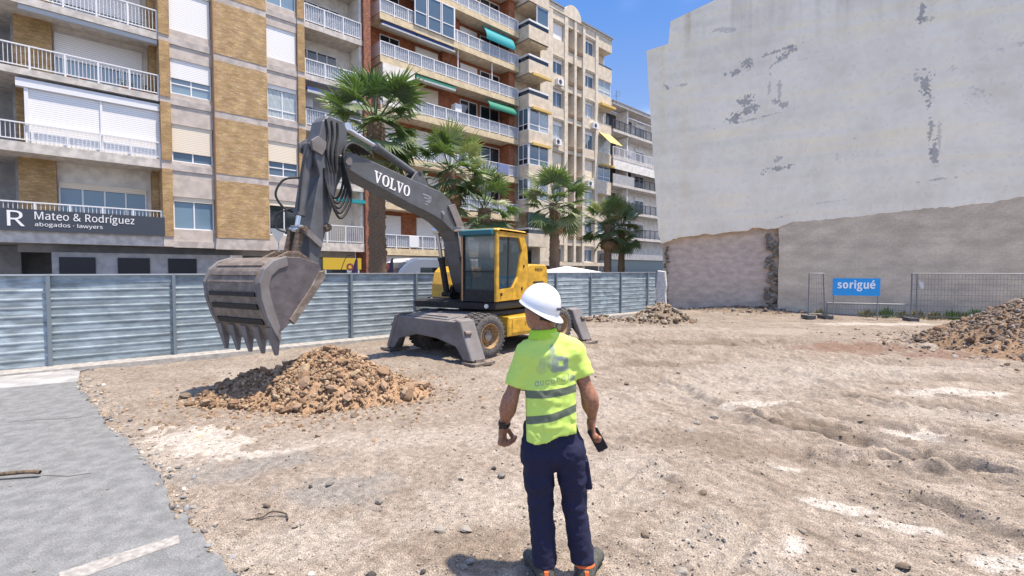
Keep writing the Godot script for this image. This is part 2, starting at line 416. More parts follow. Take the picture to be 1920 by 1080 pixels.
	for c in [[Vector2(-6.15, 5.8), Vector2(-5.9, 5.9), Vector2(-5.65, 5.93), Vector2(-5.45, 6.02)], [Vector2(-4.5, 4.2), Vector2(-4.2, 4.28), Vector2(-4.0, 4.26), Vector2(-3.85, 4.33)]]:
		var cb := MB.new()
		for i in c.size() - 1:
			var a: Vector2 = c[i]; var b: Vector2 = c[i + 1]
			var nn := (b - a).orthogonal().normalized() * rng.randf_range(0.006, 0.014)
			cb.prism([a - nn, b - nn * 0.6, b + nn * 0.6, a + nn], Vector3.ZERO, Vector3(1, 0, 0), Vector3(0, 0, -1), Vector3.UP, 0.040, 0.048)
		part("crack", cb.mesh(), cm, pav)

func edge_crumbs(line: PackedVector2Array):   # bits broken off the slab and swept along its edge
	var xf := []; var cs := []
	for i in 1500:
		var p := line[rng.randi() % line.size()]
		if p.y < 1.5: continue
		var o := absf(rng.randfn(0.0, 0.13)) - 0.03
		var q := p + Vector2(0.72, 0.70) * o + Vector2(rng.randf_range(-0.05, 0.05), rng.randf_range(-0.05, 0.05))
		var s := 0.010 + 0.055 * pow(rng.randf(), 4.0)
		var y := 0.045 if o < -0.02 else gh(q.x, q.y)
		xf.append(Transform3D(rand_basis(s, 0.6), Vector3(q.x, y + s * 0.15, -q.y)))
		cs.append([Color(0.20, 0.21, 0.22), Color(0.28, 0.23, 0.18), Color(0.36, 0.34, 0.31), Color(0.14, 0.13, 0.125), Color(0.30, 0.26, 0.21)][rng.randi() % 5] * rng.randf_range(0.8, 1.2))
	var sm := mat(1, 1, 1, 0.95); sm.vertex_color_use_as_albedo = true
	scatter("edge_rubble", "crumbs of broken asphalt and stone along the slab's edge", "rubble", rocks[2], sm, xf, cs)

# ---------------------------------------------------------------- stones
var rocks := []
func rock_mesh(sd: int, flat := 0.7, rough := 0.35, rings := 5, segs := 8) -> ArrayMesh:
	var r := RandomNumberGenerator.new(); r.seed = sd
	var f := FastNoiseLite.new(); f.seed = sd; f.frequency = 0.9
	var b := MB.new()
	var g := []
	var cuts := []
	for k in 7: cuts.append([Vector3(r.randf_range(-1, 1), r.randf_range(-1, 1), r.randf_range(-1, 1)).normalized(), r.randf_range(0.62, 0.92)])
	for i in rings + 1:
		var row := []
		for j in segs:
			var t := PI * i / rings; var p := TAU * j / segs
			var v := Vector3(sin(t) * cos(p), cos(t), sin(t) * sin(p))
			v *= 1.0 + f.get_noise_3dv(v * 1.5) * rough
			for c in cuts:
				var q: float = v.dot(c[0])
				if q > c[1]: v -= c[0] * (q - c[1])
			row.append(v * Vector3(1, flat, 1) * 0.5)
		g.append(row)
	for i in rings:
		for j in segs:
			var j2 := (j + 1) % segs
			if i > 0: b.trin(g[i][j], g[i][j2], g[i + 1][j], g[i][j])
			if i < rings - 1: b.trin(g[i][j2], g[i + 1][j2], g[i + 1][j], g[i][j])
	return b.mesh()

func rand_basis(s: float, tilt := 0.5) -> Basis:
	return Basis.from_euler(Vector3(rng.randf_range(-tilt, tilt), rng.randf_range(0, TAU), rng.randf_range(-tilt, tilt))).scaled_local(Vector3(s * rng.randf_range(0.75, 1.35), s * rng.randf_range(0.7, 1.0), s * rng.randf_range(0.75, 1.2)))

func scatter(nm: String, label: String, cat: String, me: Mesh, m: Material, xf: Array, cols: Array, parent: Node = null):
	var mm := MultiMesh.new()
	mm.transform_format = MultiMesh.TRANSFORM_3D
	mm.use_colors = true
	mm.mesh = me
	mm.instance_count = xf.size()
	for i in xf.size():
		mm.set_instance_transform(i, xf[i]); mm.set_instance_color(i, cols[i])
	var o := MultiMeshInstance3D.new()
	o.name = num(self if parent == null else parent, nm)
	o.multimesh = mm
	o.material_override = m
	(self if parent == null else parent).add_child(o)
	if parent == null: tag(o, label, cat, "", "stuff")
	else: o.set_meta("kind", "stuff")

func make_gravel():
	var sm := mat(1, 1, 1, 0.95); sm.vertex_color_use_as_albedo = true
	grain(sm, 26, 0.03, 0.7, Vector3.ONE * 3.0, 0.5)
	sm.vertex_color_use_as_albedo = true
	for k in 4:
		var xf := []; var cs := []
		for i in 16000:
			var d := 1.7 + pow(rng.randf(), 1.6) * 13.0
			var x := rng.randf_range(-1.25, 1.15) * d * 0.95
			if x < -7.6 or x > 11.0: continue
			var paved := x < 1.3 - 1.07 * d
			if paved and rng.randf() < 0.95: continue
			var dens := n1.get_noise_2d(x * 0.8 + 5.0, d * 0.8) * 0.5 + 0.5
			if rng.randf() > dens * dens * 1.9 + 0.12: continue
			var s := 0.006 + 0.020 * pow(rng.randf(), 3.5) + (0.035 * rng.randf() if rng.randf() < 0.02 else 0.0)
			var c := gcol(x, d).lerp(Color(0.32, 0.28, 0.235), 0.4) * rng.randf_range(0.7, 1.12)
			if rng.randf() < 0.025: c = Color(0.10, 0.09, 0.08)
			elif rng.randf() < 0.05: c = Color(0.45, 0.42, 0.39)
			xf.append(Transform3D(rand_basis(s), Vector3(x, (0.045 if paved else gh(x, d)) + s * 0.12, -d))); cs.append(c)
		scatter("gravel", ["fine tan gravel strewn over the trampled earth", "mixed grey pebbles strewn over the trampled earth", "small chips of stone strewn over the trampled earth", "pale crushed stone strewn over the trampled earth"][k], "gravel", rocks[k], sm, xf, cs)
	# single stones big enough to pick out
	var tones := [[0.22, 0.17, 0.125, "brown"], [0.26, 0.24, 0.215, "grey"], [0.38, 0.35, 0.31, "pale"], [0.075, 0.068, 0.062, "dark"]]
	var spots := [[-0.86, 2.86, 0.08, 3], [-0.55, 2.9, 0.045, 3], [-0.28, 3.05, 0.08, 2], [-0.52, 3.42, 0.09, 2], [-0.33, 3.43, 0.08, 2], [-0.1, 4.35, 0.09, 1], [-0.17, 4.5, 0.05, 3], [0.95, 3.35, 0.08, 0], [-1.1, 3.9, 0.07, 1], [-1.75, 4.1, 0.05, 3], [-1.6, 4.15, 0.07, 1], [1.4, 3.4, 0.06, 1], [1.62, 4.0, 0.07, 0], [-1.95, 3.75, 0.06, 0], [1.05, 2.9, 0.09, 2], [2.5, 3.0, 0.08, 0], [-2.05, 6.18, 0.13, 0], [-4.85, 7.05, 0.22, 0], [-4.3, 7.3, 0.14, 0], [-2.45, 3.35, 0.06, 1], [2.1, 5.6, 0.1, 2], [2.3, 5.9, 0.09, 2], [2.6, 6.1, 0.12, 2], [3.0, 8.6, 0.1, 0], [0.2, 7.6, 0.1, 1], [1.1, 9.2, 0.12, 1], [-0.4, 6.6, 0.08, 0], [1.9, 7.9, 0.09, 0], [5.2, 8.2, 0.12, 2], [4.0, 3.5, 0.07, 0], [3.4, 2.6, 0.08, 1], [0.75, 2.25, 0.05, 2]]
	for s in spots:
		var t: Array = tones[s[3]]
		var o := part("loose_stone", rocks[rng.randi() % 8], rock_mat(t[0], t[1], t[2]), self, Transform3D(rand_basis(s[2], 0.3), Vector3(s[0], gh(s[0], s[1]) + s[2] * 0.14, -s[1])))
		tag(o, "loose %s stone lying on the trampled earth" % t[3], "stone", "loose stones on the plot")

var rmats := {}
func rock_mat(r: float, g: float, b: float) -> StandardMaterial3D:
	var k := str([snappedf(r, 0.01), snappedf(g, 0.01), snappedf(b, 0.01)])
	if not rmats.has(k): rmats[k] = grain(mat(r, g, b, 0.95), 26, 0.03, 0.62, Vector3.ONE * 1.3, 0.8)
	return rmats[k]

func heap(nm: String, label: String, at: Vector2, hf: Callable, rx: float, rd: float, soil: StandardMaterial3D, pieces: int, smin: float, smax: float, cols: Array, crumbs: int, piece_name: String):
	var root := thing(nm, label, "heap", Vector3(at.x, 0, -at.y))
	var b := MB.new()
	b.smooth(1)
	var n := 64
	var step_x := rx * 2.0 / n; var step_d := rd * 2.0 / n
	var H := []
	for j in n + 1:
		var row := []
		for i in n + 1:
			var x := -rx + i * step_x; var d := -rd + j * step_d
			var h: float = hf.call(x, d)
			if h > 0.0: h += n2.get_noise_2d((x + at.x) * 4.0, (d + at.y) * 4.0) * 0.09 * minf(1.0, h * 6.0) + n3.get_noise_2d((x + at.x) * 14.0, (d + at.y) * 14.0) * 0.05 * minf(1.0, h * 6.0)
			row.append(Vector3(x, h - 0.03 + gh(at.x + x, at.y + d), -d))
		H.append(row)
	for j in n:
		for i in n:
			var q := [H[j][i], H[j][i + 1], H[j + 1][i + 1], H[j + 1][i]]
			if maxf(maxf(q[0].y, q[1].y), maxf(q[2].y, q[3].y)) < -0.05: continue
			b.quadn(q[0], q[1], q[2], q[3], Vector3.UP)
	part("mound", b.mesh(), soil, root)
	var put := 0
	var guard := 0
	while put < pieces and guard < pieces * 30:
		guard += 1
		var x := rng.randf_range(-rx, rx); var d := rng.randf_range(-rd, rd)
		var h: float = hf.call(x, d)
		if h < -0.02 or (h < 0.03 and rng.randf() < 0.6): continue
		var s := smin + (smax - smin) * pow(rng.randf(), 2.6)
		var c: Color = cols[rng.randi() % cols.size()]
		part(piece_name, rocks[rng.randi() % rocks.size()], rock_mat(c.r, c.g, c.b), root, Transform3D(rand_basis(s, 0.9), Vector3(x, maxf(h, 0.0) + gh(at.x + x, at.y + d) + s * 0.06, -d)))
		put += 1
	var xf := []; var cs := []
	for i in crumbs:
		var x := rng.randfn(0, rx * 0.5); var d := rng.randfn(0, rd * 0.5)
		var h: float = maxf(hf.call(x, d), 0.0)
		var s := smin * (0.3 + 1.1 * pow(rng.randf(), 2.0))
		xf.append(Transform3D(rand_basis(s, 1.5), Vector3(x, h + gh(at.x + x, at.y + d), -d)))
		var c: Color = cols[rng.randi() % cols.size()]
		cs.append(c * rng.randf_range(0.5, 0.9))
	var sm := mat(1, 1, 1, 0.95); sm.vertex_color_use_as_albedo = true
	scatter("crumbs", "", "", rocks[1], sm, xf, cs, root)

func make_heaps():
	var soil := grain(mat(0.37, 0.245, 0.15, 0.95), 27, 0.03, 0.7, Vector3.ONE * 0.9, 1.0, false, Color(1, 0.9, 0.8))
	heap("earth_heap", "heap of dug brown earth and clods under the excavator bucket", Vector2(-3.0, 7.3), func(x, d):
		var a := 0.80 * (1.0 - sqrt(pow((x - 0.15) / 1.45, 2) + pow((d - 0.1) / 1.10, 2)))
		var b := 0.42 * (1.0 - sqrt(pow((x + 0.75) / 1.0, 2) + pow((d + 0.1) / 0.85, 2)))
		var c := 0.36 * (1.0 - sqrt(pow((x - 1.0) / 0.85, 2) + pow((d + 0.0) / 0.7, 2)))
		return minf(maxf(maxf(a, b), c), 0.70 + 0.04 * sin(x * 5.0)), 1.75, 1.3, soil, 290, 0.05, 0.21,
		[Color(0.37, 0.245, 0.15), Color(0.30, 0.19, 0.115), Color(0.41, 0.285, 0.19), Color(0.22, 0.14, 0.085), Color(0.44, 0.325, 0.22), Color(0.47, 0.36, 0.235), Color(0.34, 0.225, 0.14)], 6000, "clod")
	var pale := grain(mat(0.30, 0.235, 0.17, 0.95), 27, 0.03, 0.6, Vector3.ONE * 0.9, 1.0)
	heap("rubble_heap", "small heap of tan rubble by the fence end and the old wall", Vector2(5.5, 17.7), func(x, d):
		return 0.74 * (1.0 - sqrt(pow(x / 1.35, 2) + pow(d / 1.0, 2))), 1.5, 1.1, pale, 120, 0.09, 0.34,
		[Color(0.33, 0.265, 0.20), Color(0.28, 0.21, 0.155), Color(0.38, 0.33, 0.26), Color(0.25, 0.165, 0.115), Color(0.35, 0.28, 0.195)], 350, "rubble_piece")
	heap("rubble_strip", "low strip of broken stone along the foot of the sheet fence", Vector2(3.4, 18.0), func(x, d):
		return 0.20 * (1.0 - sqrt(pow(x / 1.2, 2) + pow((d - x * 0.25) / 0.5, 2))), 1.2, 0.8, pale, 60, 0.06, 0.26,
		[Color(0.32, 0.26, 0.21), Color(0.28, 0.21, 0.17), Color(0.37, 0.32, 0.27), Color(0.21, 0.14, 0.105)], 160, "rubble_piece")
	var bro := grain(mat(0.28, 0.185, 0.115, 0.95), 27, 0.03, 0.6, Vector3.ONE * 0.8, 1.0)
	heap("demolition_heap", "large heap of brown soil edged with grey broken bricks and slabs before the mesh fence", Vector2(13.0, 11.6), func(x, d):
		var a := 1.5 * (1.0 - sqrt(pow((x - 0.3) / 2.9, 2) + pow((d - 0.1) / 2.5, 2)))
		var b := 0.55 * (1.0 - sqrt(pow((x + 1.2) / 1.6, 2) + pow((d + 0.8) / 1.5, 2)))
		return maxf(a, b), 3.0, 2.6, bro, 290, 0.08, 0.33,
		[Color(0.26, 0.225, 0.19), Color(0.29, 0.23, 0.175), Color(0.21, 0.165, 0.13), Color(0.32, 0.275, 0.23), Color(0.26, 0.165, 0.105), Color(0.17, 0.13, 0.10), Color(0.40, 0.37, 0.33), Color(0.27, 0.18, 0.12)], 5200, "rubble_piece")
	heap("wall_foot_rubble", "scatter of fallen stone and mortar at the foot of the walled-up recess", Vector2(10.6, 22.1), func(x, d):
		return 0.28 * (1.0 - sqrt(pow(x / 2.6, 2) + pow((d + x * 0.42) / 0.7, 2))), 2.7, 1.6, pale, 70, 0.08, 0.32,
		[Color(0.36, 0.29, 0.25), Color(0.31, 0.245, 0.21), Color(0.40, 0.36, 0.32), Color(0.24, 0.18, 0.145)], 260, "rubble_piece")

# ---------------------------------------------------------------- the old party wall
const WP := Vector3(7.63, 0, -24.05)
var WX := Vector3(0.9132, 0, 0.4075)     # along the wall
var WZ := Vector3(-0.4075, 0, 0.9132)    # out of the wall, over the plot

func wall_image() -> ImageTexture:   # flaking paint and stains, 16.5 m x 18 m
	var w := 1056; var h := 1024
	var a := FastNoiseLite.new(); a.seed = 5; a.frequency = 0.006; a.fractal_octaves = 5
	var b := FastNoiseLite.new(); b.seed = 6; b.frequency = 0.03; b.fractal_octaves = 4
	var bc := FastNoiseLite.new(); bc.seed = 16; bc.frequency = 0.10; bc.fractal_octaves = 3
	var ic := bc.get_image(w, h).get_data()
	var ia := a.get_image(w, h).get_data(); var ib := b.get_image(w, h).get_data()
	var c2 := FastNoiseLite.new(); c2.seed = 8; c2.frequency = 0.02; c2.fractal_octaves = 3
	var istreak := c2.get_image(w, 40)
	istreak.resize(w, h, Image.INTERPOLATE_CUBIC)
	var c3 := FastNoiseLite.new(); c3.seed = 9; c3.frequency = 0.02; c3.fractal_octaves = 4
	var iband := c3.get_image(60, h)
	iband.resize(w, h, Image.INTERPOLATE_CUBIC)
	var isd := istreak.get_data(); var ibd := iband.get_data()
	var im := Image.create(w, h, true, Image.FORMAT_RGB8)
	var buf := PackedByteArray(); buf.resize(w * h * 3)
	# marks: s, h, half width, half height, shear, strength
	var marks := [[3.1, 11.2, 0.55, 0.16, 0.2, 1.0], [3.6, 11.5, 0.4, 0.2, 0.2, 0.9], [4.5, 11.75, 0.95, 0.07, 0.22, 0.9], [5.3, 11.75, 0.45, 0.14, 0.4, 0.9], [5.0, 11.45, 0.5, 0.07, 0.5, 0.75], [3.1, 9.0, 0.32, 0.16, 0.3, 1.0], [3.75, 9.35, 0.5, 0.2, 0.2, 1.0], [3.55, 9.75, 0.3, 0.2, 0.2, 1.0], [5.05, 9.4, 0.42, 0.14, -0.5, 0.85], [4.5, 10.2, 0.06, 0.5, 0.0, 0.5], [4.9, 9.9, 0.07, 0.4, -0.3, 0.6], [4.2, 8.95, 1.2, 0.04, 0.15, 0.7], [4.9, 6.55, 0.55, 0.13, 0.12, 1.0], [4.9, 6.95, 0.24, 0.1, 0.2, 0.7], [10.15, 9.6, 0.18, 0.6, 0.0, 1.0], [10.3, 9.0, 0.14, 0.35, 0.0, 1.0], [9.85, 9.9, 0.1, 0.4, 0.0, 0.7], [10.35, 7.5, 0.08, 0.6, 0.0, 0.9], [10.5, 6.5, 0.1, 0.55, 0.0, 0.95], [10.65, 7.2, 0.05, 0.8, 0.0, 0.5], [9.95, 12.5, 0.1, 0.55, 0.0, 1.0], [10.1, 12.1, 0.2, 0.12, 0.0, 0.6], [0.0, 10.9, 0.18, 0.2, 0.0, 0.9], [0.7, 10.95, 0.25, 0.06, 0.0, 0.6], [2.6, 13.2, 0.4, 0.1, -0.2, 0.5], [7.8, 7.6, 0.12, 0.16, 0.0, 0.35], [7.2, 6.9, 0.1, 0.2, 0.0, 0.3], [11.8, 8.9, 0.3, 0.25, 0.2, 0.4], [11.0, 10.0, 0.14, 0.12, 0.0, 0.35], [13.0, 10.6, 0.2, 0.1, 0.0, 0.4], [12.4, 10.5, 0.1, 0.1, 0.0, 0.35], [10.6, 5.6, 0.5, 0.04, 0.1, 0.7], [5.1, 4.35, 0.4, 0.06, 0.2, 0.5], [6.8, 4.9, 0.7, 0.06, 0.1, 0.35]]
	for y in h:
		var hh := 18.0 - (y + 0.5) * 18.0 / h
		var near := []
		for m in marks:
			if absf(hh - m[1]) < m[3] * 2.2 + absf(m[4]) * m[2] * 2.0 + 0.2: near.append(m)
		for x in w:
			var k := y * w + x
			var s := x * 16.5 / w - 1.5
			var na := ia[k] / 255.0 - 0.5; var nb := ib[k] / 255.0 - 0.5; var st := isd[k] / 255.0 - 0.5; var bd := ibd[k] / 255.0 - 0.5
			var r := 0.91; var g := 0.83; var bl := 0.685
			var t := na * 0.16 + nb * 0.10 + bd * 0.10
			r += t; g += t * 1.02; bl += t * 1.05
			# ochre weathering of the paint, in courses and in runs below the coping
			var oc := clampf((bd + na * 0.5) * 2.4 - 0.1, 0.0, 1.0) * 0.55
			var run := clampf(1.0 - (s + 1.0) / 2.6, 0.0, 1.0) * clampf(st * 3.0 + 0.1, 0.0, 1.0)
			oc = maxf(oc, run * 0.8)
			r -= oc * 0.03; g -= oc * 0.09; bl -= oc * 0.23
			var dk := clampf((hh - 11.6) / 2.5, 0.0, 1.0) * clampf(st * 2.6 + 0.05, 0.0, 1.0) * 0.14
			r -= dk; g -= dk; bl -= dk * 0.9
			if nb > 0.23:
				r -= 0.07; g -= 0.07; bl -= 0.06
			for m in near:
				var du: float = (s - m[0]) / m[2]
				if absf(du) > 2.0: continue
				var dv: float = (hh - m[1] - (s - m[0]) * m[4]) / m[3]
				var q := 1.0 - sqrt(du * du + dv * dv) * 0.8 + nb * 1.6 + na * 0.8 + (ic[k] / 255.0 - 0.5) * 1.5
				if q > 0.32:
					var c: float = clampf((q - 0.32) * 5.0, 0.0, 1.0) * m[5] * 0.8
					r = lerpf(r, 0.34, c); g = lerpf(g, 0.325, c); bl = lerpf(bl, 0.31, c)
			var cc := Color(clampf(r, 0, 1), clampf(g, 0, 1), clampf(bl, 0, 1)).linear_to_srgb()
			buf[k * 3] = int(cc.r * 255); buf[k * 3 + 1] = int(cc.g * 255); buf[k * 3 + 2] = int(cc.b * 255)
	im = Image.create_from_data(w, h, false, Image.FORMAT_RGB8, buf)
	im.generate_mipmaps()
	return ImageTexture.create_from_image(im)

func make_wall():
	var root := thing("party_wall", "tall blank side wall with flaking white paint above bare grey render", "wall", WP)
	var WY := Vector3.UP
	# the house behind, whose bare masonry shows in the recess
	var body := MB.new()
	body.prism([Vector2(0.0, -0.1), Vector2(-0.16, 3.29), Vector2(-0.3, 3.69), Vector2(-0.59, 7.43), Vector2(-0.99, 12.89), Vector2(0.06, 13.04), Vector2(0.15, 14.1), Vector2(2.14, 14.68), Vector2(9.0, 16.6), Vector2(15, 16.6), Vector2(15, -0.1)], Vector3.ZERO, WX, WY, WZ, -8.0, -0.30)
	var rough := grain(mat(0.64, 0.52, 0.43, 0.95), 31, 0.02, 0.85, Vector3(0.2, 0.3, 0.2), 0.25)
	part("masonry", body.mesh(), rough, root)
	# white painted plaster above the line of the vanished roof
	var low := [Vector2(-0.16, 3.21), Vector2(0.15, 3.36), Vector2(0.4, 3.46), Vector2(0.9, 3.54), Vector2(1.34, 3.57), Vector2(1.7, 3.66), Vector2(2.53, 3.66), Vector2(3.1, 3.72), Vector2(3.67, 3.75), Vector2(3.9, 3.88), Vector2(4.23, 3.88), Vector2(4.56, 3.79), Vector2(4.99, 3.85), Vector2(5.4, 4.05), Vector2(5.82, 4.1), Vector2(7.04, 4.15), Vector2(8.57, 4.28), Vector2(10.36, 4.44), Vector2(11.38, 4.47), Vector2(12.35, 4.57), Vector2(13.28, 4.76), Vector2(15.05, 5.1)]
	var jag := []
	for i in low.size() - 1:
		var k := maxi(1, int(low[i].distance_to(low[i + 1]) / 0.12))
		for q in k:
			var p: Vector2 = low[i].lerp(low[i + 1], float(q) / k)
			jag.append(p + Vector2(0, n3.get_noise_2d(p.x * 5.0, 3.0) * 0.055 + n2.get_noise_2d(p.x * 1.5, 8.0) * 0.05))
	jag.append(low[-1])
	var up := jag.duplicate()
	up.append_array([Vector2(15.05, 16.6), Vector2(9.0, 16.6), Vector2(2.14, 14.68), Vector2(0.15, 14.1), Vector2(0.06, 13.04), Vector2(-0.99, 12.89), Vector2(-0.59, 7.43), Vector2(-0.3, 3.69)])
	var b := MB.new()
	var poly := PackedVector2Array(up)
	var tr := Geometry2D.triangulate_polygon(poly)
	var st := b.st
	for i in range(0, tr.size(), 3):
		var v := [poly[tr[i]], poly[tr[i + 1]], poly[tr[i + 2]]]
		if (v[1] - v[0]).cross(v[2] - v[0]) > 0.0: v = [v[0], v[2], v[1]]
		for p in v:
			st.set_uv(Vector2((p.x + 1.5) / 16.5, 1.0 - p.y / 18.0))
			st.add_vertex(WX * p.x + WY * p.y)
	for i in poly.size():
		var p := poly[i]; var q := poly[(i + 1) % poly.size()]
		var e := q - p
		var nn := WX * e.y - WY * e.x
		var V := [WX * p.x + WY * p.y - WZ * 0.31, WX * q.x + WY * q.y - WZ * 0.31, WX * q.x + WY * q.y, WX * p.x + WY * p.y]
		var uv := [Vector2((p.x + 1.5) / 16.5, 1.0 - p.y / 18.0), Vector2((q.x + 1.5) / 16.5, 1.0 - q.y / 18.0)]
		var o := [0, 1, 2, 3]
		if (V[1] - V[0]).cross(V[2] - V[0]).dot(nn) > 0.0: o = [0, 3, 2, 1]
		for k in [o[0], o[1], o[2], o[0], o[2], o[3]]:
			st.set_uv(uv[0] if k == 0 or k == 3 else uv[1])
			st.add_vertex(V[k])
	var pm := mat(1, 1, 1, 0.92)
	pm.albedo_texture = wall_image()
	pm.normal_enabled = false
	var pl := part("painted_plaster", b.mesh(), pm, root)
	tag(pl, "flaking white paint with dark bare patches and ochre runs")
	# grey render below it
	var g := jag.filter(func(p): return p.x >= 4.95)
	var gp := []
	for p in g: gp.append(p + Vector2(0, -0.004))
	gp.append(Vector2(15.02, -0.1)); gp.append(Vector2(5.02, -0.1))
	for k in range(1, 14): gp.append(Vector2(5.03 + 0.06 * n3.get_noise_2d(k * 3.1, 4.0) - 0.02, -0.1 + k * 0.28))
	var gb := MB.new()
	gb.prism(gp, Vector3.ZERO, WX, WY, WZ, -0.31, -0.018)
	var grey := grain(mat(0.80, 0.67, 0.515, 0.95), 32, 0.01, 0.85, Vector3(0.14, 0.25, 0.14), 0.3)
	grey.detail_enabled = true
	grey.detail_blend_mode = BaseMaterial3D.BLEND_MODE_MUL
	grey.detail_albedo = ntex(4, 0.02, Color(0.91, 0.90, 0.89), Color(1, 1, 1))
	grey.detail_uv_layer = BaseMaterial3D.DETAIL_UV_2
	grey.uv2_triplanar = true; grey.uv2_scale = Vector3(0.8, 1.6, 0.8)
	part("grey_render", gb.mesh(), grey, root)
	# rough stones of the jambs
	for k in 58:
		var h := 0.1 + 3.55 * (k / 58.0) + rng.randf_range(-0.05, 0.05)
		var s := 4.53 + rng.randf() * 0.5
		var z := rng.randf_range(0.14, 0.34)
		var c: Color = [Color(0.36, 0.30, 0.24), Color(0.42, 0.37, 0.30), Color(0.30, 0.24, 0.19), Color(0.46, 0.41, 0.35)][k % 4]
		part("stone", rocks[k % rocks.size()], rock_mat(c.r, c.g, c.b), root, Transform3D(rand_basis(z, 0.8), WX * s + WY * h - WZ * rng.randf_range(0.10, 0.24)))
	for k in 22:
		var h := 0.1 + 3.1 * (k / 22.0)
		var c: Color = [Color(0.36, 0.28, 0.22), Color(0.42, 0.36, 0.30), Color(0.30, 0.22, 0.17)][k % 3]
		part("stone", rocks[(k + 3) % rocks.size()], rock_mat(c.r, c.g, c.b), root, Transform3D(rand_basis(rng.randf_range(0.14, 0.24), 0.8), WX * (0.02 + rng.randf() * 0.12) + WY * h - WZ * rng.randf_range(0.1, 0.28)))
	# round street balconies of the same house, seen past its edge
	for hh in [3.95, 8.1, 10.6]:
		var rb := MB.new()
		var off: float = -0.16 - 0.062 * (hh - 3.3) - 0.02
		for i in 8:
			var t0 := PI * i / 8; var t1 := PI * (i + 1) / 8
			var p0 := WX * (off - 0.22 * sin(t0)) - WZ * (1.0 - 0.5 * cos(t0)); var p1 := WX * (off - 0.22 * sin(t1)) - WZ * (1.0 - 0.5 * cos(t1))
			rb.quad(p0 + WY * hh, p1 + WY * hh, p1 + WY * (hh + 0.95), p0 + WY * (hh + 0.95))
			rb.quad(p1 * 0.999 + WY * hh, p0 * 0.999 + WY * hh, p0 * 0.999 + WY * (hh + 0.95), p1 * 0.999 + WY * (hh + 0.95))
		part("balcony", rb.mesh(), M.darkrail, root)
	# whitewashed stub where the fence meets the wall
	var stub := thing("white_post", "short whitewashed masonry post at the end of the sheet fence", "post", Vector3(6.95, 0, -22.3))
	var sb := MB.new()
	sb.prism([Vector2(-0.22, -0.05), Vector2(0.24, -0.05), Vector2(0.2, 0.9), Vector2(0.24, 1.2), Vector2(0.17, 1.86), Vector2(-0.16, 1.9), Vector2(-0.23, 1.1)], Vector3.ZERO, WX, Vector3.UP, WZ, -0.25, 0.2, 0.03)
	part("masonry", sb.mesh(), grain(mat(0.70, 0.70, 0.70, 0.9), 33, 0.03, 0.7, Vector3.ONE * 0.8, 0.5), stub)

